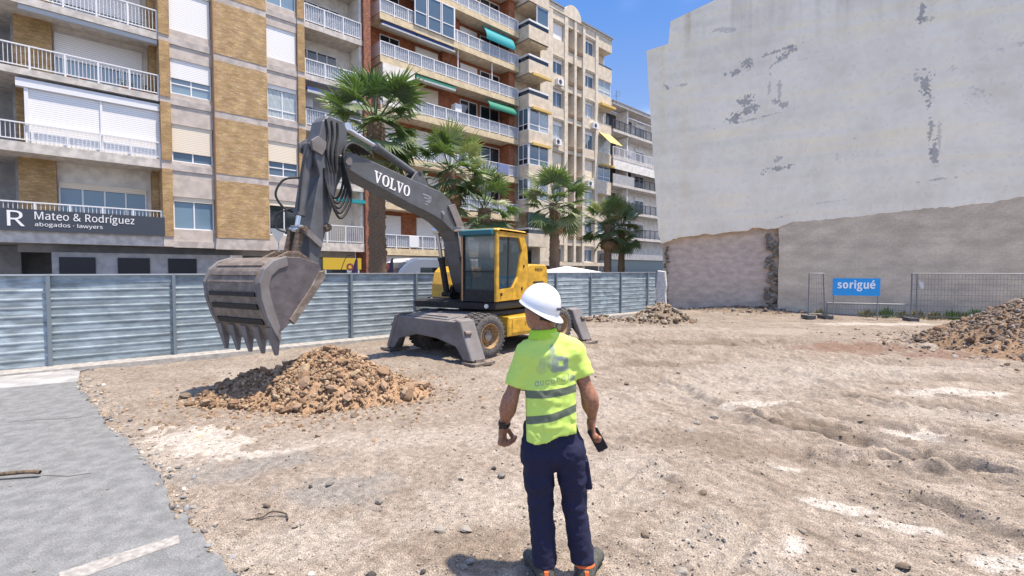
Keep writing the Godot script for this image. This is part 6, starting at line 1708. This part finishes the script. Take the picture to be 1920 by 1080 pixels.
func shirt_texture() -> ImageTexture:
	var w := 448; var h := 480
	var im := Image.create(w, h, true, Image.FORMAT_RGB8)
	var base := Color(0.56, 0.77, 0.15)
	var px := func(x: float, y: float): return Vector2((x + 0.35) / 0.7 * w, (1.60 - y) / 0.75 * h)
	var ink := PackedFloat32Array(); ink.resize(w * h)
	# faded print: emblem of a tower and a rounded block, and a word under it
	var blobs := [[-0.035, 1.435, 0.016, 0.03, 0.55], [-0.04, 1.41, 0.022, 0.02, 0.4], [-0.05, 1.37, 0.018, 0.05, 0.35], [-0.02, 1.36, 0.022, 0.05, 0.6], [0.01, 1.385, 0.03, 0.014, 0.75], [0.045, 1.36, 0.016, 0.035, 0.7], [0.02, 1.325, 0.045, 0.018, 0.7], [-0.02, 1.32, 0.025, 0.02, 0.6], [-0.09, 1.355, 0.025, 0.04, 0.28], [-0.1, 1.32, 0.03, 0.03, 0.2], [0.085, 1.265, 0.016, 0.022, 0.55]]
	for b in blobs:
		var c: Vector2 = px.call(b[0], b[1])
		var rx: float = b[2] / 0.7 * w; var ry: float = b[3] / 0.75 * h
		for y in range(maxi(0, int(c.y - ry * 1.5)), mini(h, int(c.y + ry * 1.5))):
			for x in range(maxi(0, int(c.x - rx * 1.5)), mini(w, int(c.x + rx * 1.5))):
				var q := sqrt(pow((x - c.x) / rx, 2) + pow((y - c.y) / ry, 2))
				var a: float = clampf((1.25 - q) * 2.0, 0.0, 1.0) * b[4] * (0.75 + 0.5 * n3.get_noise_2d(x * 0.9, y * 0.9))
				ink[y * w + x] = maxf(ink[y * w + x], minf(a * 1.7, 0.92))
	# letters as round strokes: d e c o r a, rising to the shoulder
	for i in 7:
		var cx := -0.125 + i * 0.031; var cy := 1.232 + i * 0.0065
		var c: Vector2 = px.call(cx, cy)
		for y in range(int(c.y) - 14, int(c.y) + 14):
			for x in range(int(c.x) - 12, int(c.x) + 12):
				var dx := (x - c.x) / 7.5; var dy := (y - c.y) / 9.0
				var r := sqrt(dx * dx + dy * dy); var on := absf(r - 0.85) < 0.24
				if i in [1, 2] and dx > 0.45 and absf(dy) < (0.35 if i == 2 else 0.2) + (0.0 if i == 2 else dy * 0.3): on = false
				if i == 1 and absf(dy) < 0.14 and absf(dx) < 0.85: on = true
				if i == 0 and dx > 0.62 and dx < 1.0 and dy > -1.5 and dy < 1.0: on = true
				if i == 4: on = (absf(dx + 0.6) < 0.2 and absf(dy) < 1.0) or (on and dy < -0.3 and dx > -0.6)
				if i == 5 and dx > 0.62 and dx < 1.0 and absf(dy) < 1.0: on = true
				if i == 6: on = absf(dx) < 0.2 and dy > -1.5 and dy < 1.0
				if on and y >= 0 and y < h: ink[y * w + x] = maxf(ink[y * w + x], (0.9 if i == 0 or i == 6 else 0.7) * (0.8 + 0.4 * n3.get_noise_2d(x * 0.8, y * 0.8)))
	for y in h:
		for x in w:
			var X := x * 0.7 / w - 0.35; var Yv := 1.60 - y * 0.75 / h
			var c := base * (0.97 + 0.05 * n3.get_noise_2d(x * 0.3, y * 0.3))
			var t := clampf((X + 0.215) / 0.34, -0.2, 1.2)
			var c1 := 1.165 + 0.012 * t + 0.030 * t * t; var c2 := 1.010 + 0.03 * t + 0.055 * t * t
			if X > -0.235 and X < 0.15 and (absf(Yv - c1) < 0.0235 or absf(Yv - c2) < 0.0235):
				c = Color(0.135, 0.165, 0.115) * (0.9 + 0.25 * n3.get_noise_2d(x * 0.7, y * 0.7))
			else:
				c = c.lerp(Color(0.20, 0.23, 0.30), ink[y * w + x])
			im.set_pixel(x, y, Color(c.r, c.g, c.b).linear_to_srgb())
	im.generate_mipmaps()
	return ImageTexture.create_from_image(im)

func make_worker():
	var V := func(x, y, z): return Vector3(x, y, z)
	var r := thing("person", "person in lime reflective shirt, navy trousers and white hard hat watching the excavator", "person", Vector3(0.27, 0.0, -2.9))
	var lift := gh(0.3, 2.9)
	r.position.y = lift
	var skin_m := mat(0.36, 0.175, 0.11, 0.55)
	skin_m.subsurf_scatter_enabled = true; skin_m.subsurf_scatter_strength = 0.15
	grain(skin_m, 61, 0.02, 0.82, Vector3.ONE * 4.0, 0.1, false, Color(1, 0.94, 0.9))
	# body: one surface from head to ankles
	var elL := Vector3(-0.283, 1.115, 0.03); var wrL := Vector3(-0.322, 0.935, -0.03)
	var elR := Vector3(0.198, 1.135, 0.03); var wrR := Vector3(0.225, 0.985, -0.03)
	var fd := Vector3(-0.55, -0.06, -0.83).normalized(); var sdv := fd.cross(Vector3.UP).normalized()
	var hc := Vector3(-0.093, 1.655, -0.01)
	var bones := [[hc, hc + fd * 0.02, 0.080, 0.078], [hc + fd * 0.055 + Vector3(0, -0.055, 0), hc + fd * 0.06 + Vector3(0, 0.0, 0), 0.050, 0.052], [hc + fd * 0.085 + Vector3(0, -0.085, 0), hc + Vector3(0, -0.06, 0), 0.026, 0.045],
		[hc + fd * 0.105 + Vector3(0, 0.0, 0), hc + fd * 0.125 + Vector3(0, -0.03, 0), 0.010, 0.014], [hc + sdv * 0.078 + Vector3(0, -0.005, 0), hc + sdv * 0.082 + Vector3(0, -0.045, 0), 0.016, 0.012], [hc - sdv * 0.078 + Vector3(0, -0.005, 0), hc - sdv * 0.082 + Vector3(0, -0.045, 0), 0.016, 0.012],
		[Vector3(-0.088, 1.60, 0.005), Vector3(-0.075, 1.47, 0.02), 0.056, 0.066], [Vector3(-0.17, 1.40, 0.01), Vector3(0.09, 1.41, 0.01), 0.05, 0.05], [Vector3(-0.11, 1.35, 0), Vector3(-0.10, 0.92, 0), 0.07, 0.07], [Vector3(0.02, 1.35, 0), Vector3(0.03, 0.92, 0), 0.07, 0.07],
		[Vector3(-0.185, 1.39, 0.01), elL, 0.048, 0.038], [elL, elL.lerp(wrL, 0.35), 0.038, 0.040], [elL.lerp(wrL, 0.35), wrL, 0.040, 0.026], [Vector3(0.105, 1.40, 0.01), elR, 0.048, 0.038], [elR, elR.lerp(wrR, 0.35), 0.038, 0.040], [elR.lerp(wrR, 0.35), wrR, 0.040, 0.026],
		[Vector3(-0.11, 0.88, 0), Vector3(-0.10, 0.47, 0), 0.07, 0.05], [Vector3(-0.10, 0.47, 0), Vector3(-0.066, 0.09, 0), 0.05, 0.035], [Vector3(0.06, 0.88, 0), Vector3(0.107, 0.47, 0), 0.07, 0.05], [Vector3(0.107, 0.47, 0), Vector3(0.174, 0.09, 0), 0.05, 0.035]]
	var b := MB.new()
	skin(b, bones, 0.013, 60.0)
	skin(b, hand_bones(wrL, Vector3(-0.328, 0.880, -0.035), Vector3(0.45, 0.05, -0.89).normalized(), Vector3(-0.05, -1, 0.0).normalized(), Vector3(0.75, 0.1, -0.3).normalized(), 0.98), 0.0042, 190.0)
	skin(b, hand_bones(wrR, Vector3(0.222, 0.925, -0.030), Vector3(-0.25, 0.05, -0.96).normalized(), Vector3(0.1, -1, 0.0).normalized(), Vector3(0.35, 0.1, 0.9).normalized(), 0.95), 0.0042, 190.0)
	part("body", b.mesh(), skin_m, r)
	# hair below the helmet
	b = MB.new()
	skin(b, [[hc - fd * 0.012, hc - fd * 0.012 + Vector3(0, -0.03, 0), 0.086, 0.076]], 0.008, 120.0, func(p): return maxf((1.560 + (p - hc).dot(fd) * 0.9) - p.y, (p - hc).dot(fd) - 0.03), 0.004, 60.0)
	part("hair", b.mesh(), grain(mat(0.035, 0.02, 0.013, 0.7), 62, 0.05, 0.6, Vector3.ONE * 8.0, 0.4), r)
	# shirt
	var aL := (elL - Vector3(-0.185, 1.39, 0.01)).normalized(); var aR := (elR - Vector3(0.105, 1.40, 0.01)).normalized()
	var eL := Vector3(-0.258, 1.200, 0.015); var eR := Vector3(0.170, 1.262, 0.015)
	bones = [[Vector3(-0.125, 1.36, 0.0), Vector3(-0.122, 0.84, 0.01), 0.088, 0.106], [Vector3(-0.045, 1.38, 0.0), Vector3(-0.038, 0.80, 0.01), 0.112, 0.124], [Vector3(0.038, 1.37, 0.0), Vector3(0.052, 0.86, 0.01), 0.088, 0.110],
		[Vector3(-0.175, 1.400, 0.01), Vector3(0.10, 1.410, 0.01), 0.066, 0.068], [Vector3(-0.15, 1.43, 0.02), Vector3(-0.08, 1.50, 0.02), 0.05, 0.055], [Vector3(0.06, 1.44, 0.02), Vector3(-0.06, 1.50, 0.02), 0.055, 0.055],
		[Vector3(-0.182, 1.385, 0.01), eL + aL * 0.05, 0.066, 0.062], [Vector3(0.105, 1.39, 0.01), eR + aR * 0.05, 0.066, 0.060], [Vector3(-0.1, 1.38, 0.045), Vector3(0.0, 1.38, 0.045), 0.07, 0.07]]
	b = MB.new()
	skin(b, bones, 0.0105, 78.0, func(p):
		var t: float = clampf((p.x + 0.22) / 0.37, 0.0, 1.0)
		var v: float = (0.905 - 0.048 * sin(minf(t * 1.6, 1.0) * PI) * (1.0 - t * 0.6) + 0.03 * t) - p.y
		v = maxf(v, p.y - 1.530)
		if p.x < -0.19: v = maxf(v, (p - eL).dot(aL))
		if p.x > 0.118: v = maxf(v, (p - eR).dot(aR))
		return v, 0.0065, 8.0, func(p): return Vector2((p.x + 0.35) / 0.7, (1.60 - p.y) / 0.75), -0.007)
	var shirt_m := mat(1, 1, 1, 0.75)
	shirt_m.albedo_texture = shirt_texture()
	var shirt := part("shirt", b.mesh(), shirt_m, r)
	tag(shirt, "lime short-sleeved polo shirt with two grey reflective bands and a faded print")
	# collar standing round the neck
	b = MB.new(); b.smooth(5)
	var cc := Vector3(-0.082, 1.515, 0.015)
	for i in 28:
		var t0 := TAU * i / 28.0; var t1 := TAU * (i + 1) / 28.0
		var ring := []
		for q in [[0.084, -0.02], [0.074, 0.028], [0.066, 0.034], [0.064, -0.01]]:
			for t in [t0, t1]: ring.append(cc + Vector3(cos(t) * q[0] * 1.08, q[1] + 0.006 * cos(t), sin(t) * q[0] * 0.92))
		for k in 3: b.quadn(ring[k * 2], ring[k * 2 + 1], ring[k * 2 + 3], ring[k * 2 + 2], (ring[k * 2] - cc) * Vector3(1, 0, 1) + Vector3(0, 0.05 if k == 1 else 0.0, 0) if k < 2 else cc - ring[4])
	part("collar", b.mesh(), mat(0.40, 0.68, 0.04, 0.75), shirt)
	# trousers
	bones = [[Vector3(-0.115, 0.95, 0.0), Vector3(-0.116, 0.80, 0.012), 0.080, 0.100], [Vector3(0.045, 0.95, 0.0), Vector3(0.072, 0.80, 0.012), 0.080, 0.102], [Vector3(-0.03, 0.95, 0), Vector3(-0.02, 0.80, 0.01), 0.095, 0.10],
		[Vector3(-0.112, 0.80, 0.012), Vector3(-0.106, 0.62, 0.005), 0.102, 0.088], [Vector3(-0.106, 0.62, 0.005), Vector3(-0.094, 0.465, -0.005), 0.088, 0.074], [Vector3(-0.094, 0.465, -0.005), Vector3(-0.064, 0.05, 0.01), 0.074, 0.072],
		[Vector3(0.075, 0.80, 0.012), Vector3(0.104, 0.62, 0.005), 0.100, 0.084], [Vector3(0.104, 0.62, 0.005), Vector3(0.114, 0.465, -0.005), 0.084, 0.072], [Vector3(0.114, 0.465, -0.005), Vector3(0.176, 0.05, 0.01), 0.072, 0.072], [Vector3(-0.02, 0.80, 0.0), Vector3(-0.01, 0.72, 0.0), 0.09, 0.05]]
	b = MB.new()
	skin(b, bones, 0.0115, 130.0, func(p): return maxf(p.y - 0.985, (0.085 if p.x < 0.05 else 0.105) + p.z * 0.15 - p.y), 0.009, 9.0, null, -0.006)
	var tr := grain(mat(0.007, 0.010, 0.050, 0.85), 63, 0.03, 0.8, Vector3.ONE * 2.5, 0.3)
	var trs := part("trousers", b.mesh(), tr, r)
	b = MB.new()
	b.prism([Vector2(-0.05, -0.08), Vector2(0.05, -0.085), Vector2(0.055, 0.09), Vector2(-0.055, 0.09)], Vector3(0.192, 0.66, 0.0), Vector3(-0.05, 0, 1).normalized(), Vector3(-0.15, 1, 0).normalized(), Vector3(1, 0.15, 0.05).normalized(), -0.02, 0.016, 0.006)
	part("cargo_pocket", b.mesh(), tr, trs)
	# boots
	for q in [[-0.064, 0.0, -0.10], [0.178, 0.0, 0.12]]:
		b = MB.new()
		skin(b, [[Vector3(q[0], 0.048, 0.055), Vector3(q[0] + q[2] * 0.3, 0.046, -0.06), 0.046, 0.048], [Vector3(q[0] + q[2] * 0.3, 0.046, -0.06), Vector3(q[0] + q[2] * 0.9, 0.042, -0.16), 0.048, 0.046], [Vector3(q[0], 0.05, 0.035), Vector3(q[0], 0.145, 0.015), 0.050, 0.052]], 0.009, 90.0, func(p): return maxf(0.006 - p.y, p.y - 0.16), 0.003, 30.0)
		var bo := part("boot", b.mesh(), grain(mat(0.10, 0.105, 0.095, 0.85), 64, 0.03, 0.6, Vector3.ONE * 3.0, 0.4), r)
		b = MB.new()
		b.prism([Vector2(-0.052, 0.10), Vector2(0.052, 0.10), Vector2(0.056, -0.12), Vector2(0.03, -0.21), Vector2(-0.03, -0.21), Vector2(-0.056, -0.12)], Vector3(q[0], 0, 0), Vector3(1, 0, 0), Vector3(-q[2] * 0.9, 0, 1).normalized(), Vector3.UP, 0.0, 0.024, 0.004)
		part("sole", b.mesh(), mat(0.05, 0.05, 0.05, 0.9), bo)
		b = MB.new()
		b.lathe(Vector3(q[0], 0.088, 0.022), Vector3(0, 1, -0.1), [[0.0, 0.056], [0.012, 0.060], [0.024, 0.056]], 18)
		b.fbox(Vector3(q[0], 0.06, 0.096), Vector3.RIGHT, Vector3(0, 1, -0.2), Vector3.BACK, Vector3(-0.012, -0.02, -0.006), Vector3(0.012, 0.035, 0.010))
		part("orange_trim", b.mesh(), mat(0.60, 0.13, 0.03, 0.8), bo)
	# watch
	b = MB.new()
	var wd := (wrL - elL).normalized()
	b.smooth(6)
	b.lathe(wrL - wd * 0.035, wd, [[0.0, 0.028], [0.0, 0.037], [0.006, 0.039], [0.024, 0.037], [0.028, 0.034], [0.028, 0.027]], 20)
	b.flat()
	b.fbox(wrL - wd * 0.021 + Vector3(-0.012, 0, 0.036), Vector3.RIGHT, -wd, Vector3.BACK, Vector3(-0.018, -0.02, -0.004), Vector3(0.018, 0.02, 0.010))
	part("wristwatch", b.mesh(), mat(0.012, 0.012, 0.014, 0.4), r)
	# hard hat, worn with its peak to the back
	var hax := Vector3(0.36, 0.92, 0.16).normalized()
	var pk := Vector3(0.80, -0.30, 0.55); pk = (pk - hax * pk.dot(hax)).normalized()
	var sw := hax.cross(pk).normalized()
	var ho := Vector3(-0.098, 1.690, 0.005)
	b = MB.new(); b.smooth(7)
	var rows := []
	var NT := 18; var NP := 48
	for i in NT + 1:
		var t := deg_to_rad(96.0) * i / NT
		var row := []
		for j in NP:
			var p := TAU * j / NP
			var e := pk * cos(p) * 0.128 + sw * sin(p) * 0.112
			var across: float = sin(p) * sin(t) * 0.112
			var rg := 0.0
			for c in [-0.028, 0.0, 0.028]: rg += exp(-pow((across - c) / 0.006, 2)) * 0.0035
			rg *= smoothstep(0.98, 0.75, sin(t)) * (1.0 if absf(across) < 0.05 else 0.0)
			row.append(ho + hax * (cos(t) * 0.130 + rg) + e * (sin(t) + rg * 2.0))
		rows.append(row)
	for q in [[0.005, -0.010, 0.036], [0.007, -0.014, 0.040], [0.002, -0.016, 0.036]]:   # rolled edge and peak
		var row := []
		for j in NP:
			var p := TAU * j / NP
			var br: float = q[0] + q[2] * pow(maxf(cos(p), 0.0), 1.3)
			row.append(ho + hax * (q[1] - 0.012 * pow(maxf(cos(p), 0.0), 2.0) - 0.0135) + pk * cos(p) * (0.127 + br) + sw * sin(p) * (0.111 + br))
		rows.append(row)
	for i in rows.size() - 1:
		for j in NP:
			var j2 := (j + 1) % NP
			b.quadn(rows[i][j], rows[i][j2], rows[i + 1][j2], rows[i + 1][j], rows[i][j] - ho + hax * 0.02)
	var hm := mat(0.78, 0.80, 0.83, 0.22)
	hm.clearcoat_enabled = true; hm.clearcoat = 0.5
	var hat := part("hard_hat", b.mesh(), hm, r)
	tag(hat, "glossy white hard hat with a small dark maker's mark")
	b = MB.new()
	for k in 3: b.fbox(ho + hax * 0.030 + pk * 0.1265 + sw * (-0.026 + k * 0.018), sw, (hax - pk * 0.25).normalized(), pk, Vector3(0, -0.006, -0.002), Vector3(0.014, 0.008, 0.0035))
	part("maker_mark", b.mesh(), mat(0.04, 0.05, 0.10, 0.5), hat)
	# the phone in the hand nearer the ruts
	var ph := thing("smartphone", "black smartphone held in the worker's lowered hand", "phone", Vector3(0.27 + 0.252, 0.868 + lift, -2.9 + 0.006))
	b = MB.new()
	var pxv := Vector3(0.86, 0.50, 0.1).normalized(); var pyv := Vector3(-0.50, 0.84, -0.2).normalized()
	pyv = (pyv - pxv * pyv.dot(pxv)).normalized()
	var pn := pxv.cross(pyv)
	b.prism([Vector2(-0.034, -0.066), Vector2(-0.028, -0.072), Vector2(0.028, -0.072), Vector2(0.034, -0.066), Vector2(0.034, 0.066), Vector2(0.028, 0.072), Vector2(-0.028, 0.072), Vector2(-0.034, 0.066)], Vector3.ZERO, pxv, pyv, pn, -0.0045, 0.0045, 0.0015)
	part("case", b.mesh(), mat(0.012, 0.012, 0.016, 0.3), ph)
	b = MB.new()
	b.prism([Vector2(-0.031, -0.066), Vector2(0.031, -0.066), Vector2(0.031, 0.066), Vector2(-0.031, 0.066)], Vector3.ZERO, pxv, pyv, pn, 0.0046, 0.0052)
	part("screen", b.mesh(), mat(0.006, 0.006, 0.010, 0.08), ph)

# ---------------------------------------------------------------- camera, sky, sun; then the place
func fill_cloud_cover() -> ImageTexture:   # scattered clouds on a flat layer, added outside the view for whiter fill
	var w := 512; var h := 256
	var f := FastNoiseLite.new(); f.seed = CLOUD_SEED; f.frequency = 0.55; f.fractal_octaves = 5; f.noise_type = FastNoiseLite.TYPE_SIMPLEX_SMOOTH
	var im := Image.create(w, h, false, Image.FORMAT_RGBA8)
	for y in h:
		var el := PI * 0.5 - PI * (y + 0.5) / h
		for x in w:
			var a := 0.0
			if el > 0.0:
				var az := TAU * (x + 0.5) / w
				var d := Vector3(sin(az) * cos(el), sin(el), -cos(az) * cos(el))
				var p := Vector2(d.x, d.z) / (d.y + 0.12)
				a = smoothstep(0.0, 0.42, f.get_noise_2d(p.x, p.y)) * smoothstep(0.0, 0.06, el)
			im.set_pixel(x, y, Color(1, 1, 1, a * 0.95))
	return ImageTexture.create_from_image(im)

const CLOUD_SEED := 23
func _ready():
	rng.seed = 20240517
	var cam := Camera3D.new()
	cam.name = "camera"
	cam.position = Vector3(0, 1.9, 0)
	cam.rotation = Vector3(deg_to_rad(-2.1), 0, 0)
	cam.fov = 61.93
	cam.near = 0.05; cam.far = 900.0
	add_child(cam)
	cam.current = true
	var env := Environment.new()
	var sm := ProceduralSkyMaterial.new()
	sm.sky_top_color = Color(0.20, 0.52, 0.90)
	sm.sky_horizon_color = Color(0.84, 0.91, 0.98)
	sm.sky_curve = 0.22
	sm.sky_energy_multiplier = 1.0
	sm.ground_bottom_color = Color(0.42, 0.38, 0.34)
	sm.ground_horizon_color = Color(0.60, 0.66, 0.72)
	sm.sun_angle_max = 0.0
	sm.sky_cover = fill_cloud_cover()
	sm.sky_cover_modulate = Color(1.0, 1.0, 1.0, 1.75)  # added clouds made brighter to lift the fill on shaded walls
	var sky := Sky.new()
	sky.sky_material = sm
	env.background_mode = Environment.BG_SKY
	env.sky = sky
	env.background_energy_multiplier = 0.56
	env.tonemap_mode = Environment.TONE_MAPPER_LINEAR
	env.tonemap_exposure = 1.9
	env.sdfgi_enabled = true; env.ssao_enabled = true; env.ssil_enabled = true
	var we := WorldEnvironment.new()
	we.name = "world_environment"
	we.environment = env
	add_child(we)
	var sun := DirectionalLight3D.new()
	sun.name = "sun"
	sun.light_energy = 1.5
	sun.light_color = Color(1.0, 0.94, 0.86)
	sun.light_angular_distance = 1.2
	sun.shadow_enabled = true
	add_child(sun)
	sun.look_at_from_position(Vector3(0.97 * 0.276, 0.961, 0.24 * 0.276) * 50.0, Vector3.ZERO)

	for q in [[n1, 11], [n2, 12], [n3, 13]]:
		q[0].seed = q[1]; q[0].frequency = 1.0; q[0].fractal_octaves = 3; q[0].noise_type = FastNoiseLite.TYPE_SIMPLEX_SMOOTH
	make_materials()
	for k in 10: rocks.append(rock_mesh(300 + k, rng.randf_range(0.5, 0.85), 0.4))
	make_ground()
	make_wall()
	make_block_a()
	make_block_b()
	make_block_c()
	make_block_d()
	make_fences()
	make_palms()
	make_excavator()
	make_worker()
	make_heaps()
	make_site_sign()
	make_street()
	make_weeds()
	make_gravel()
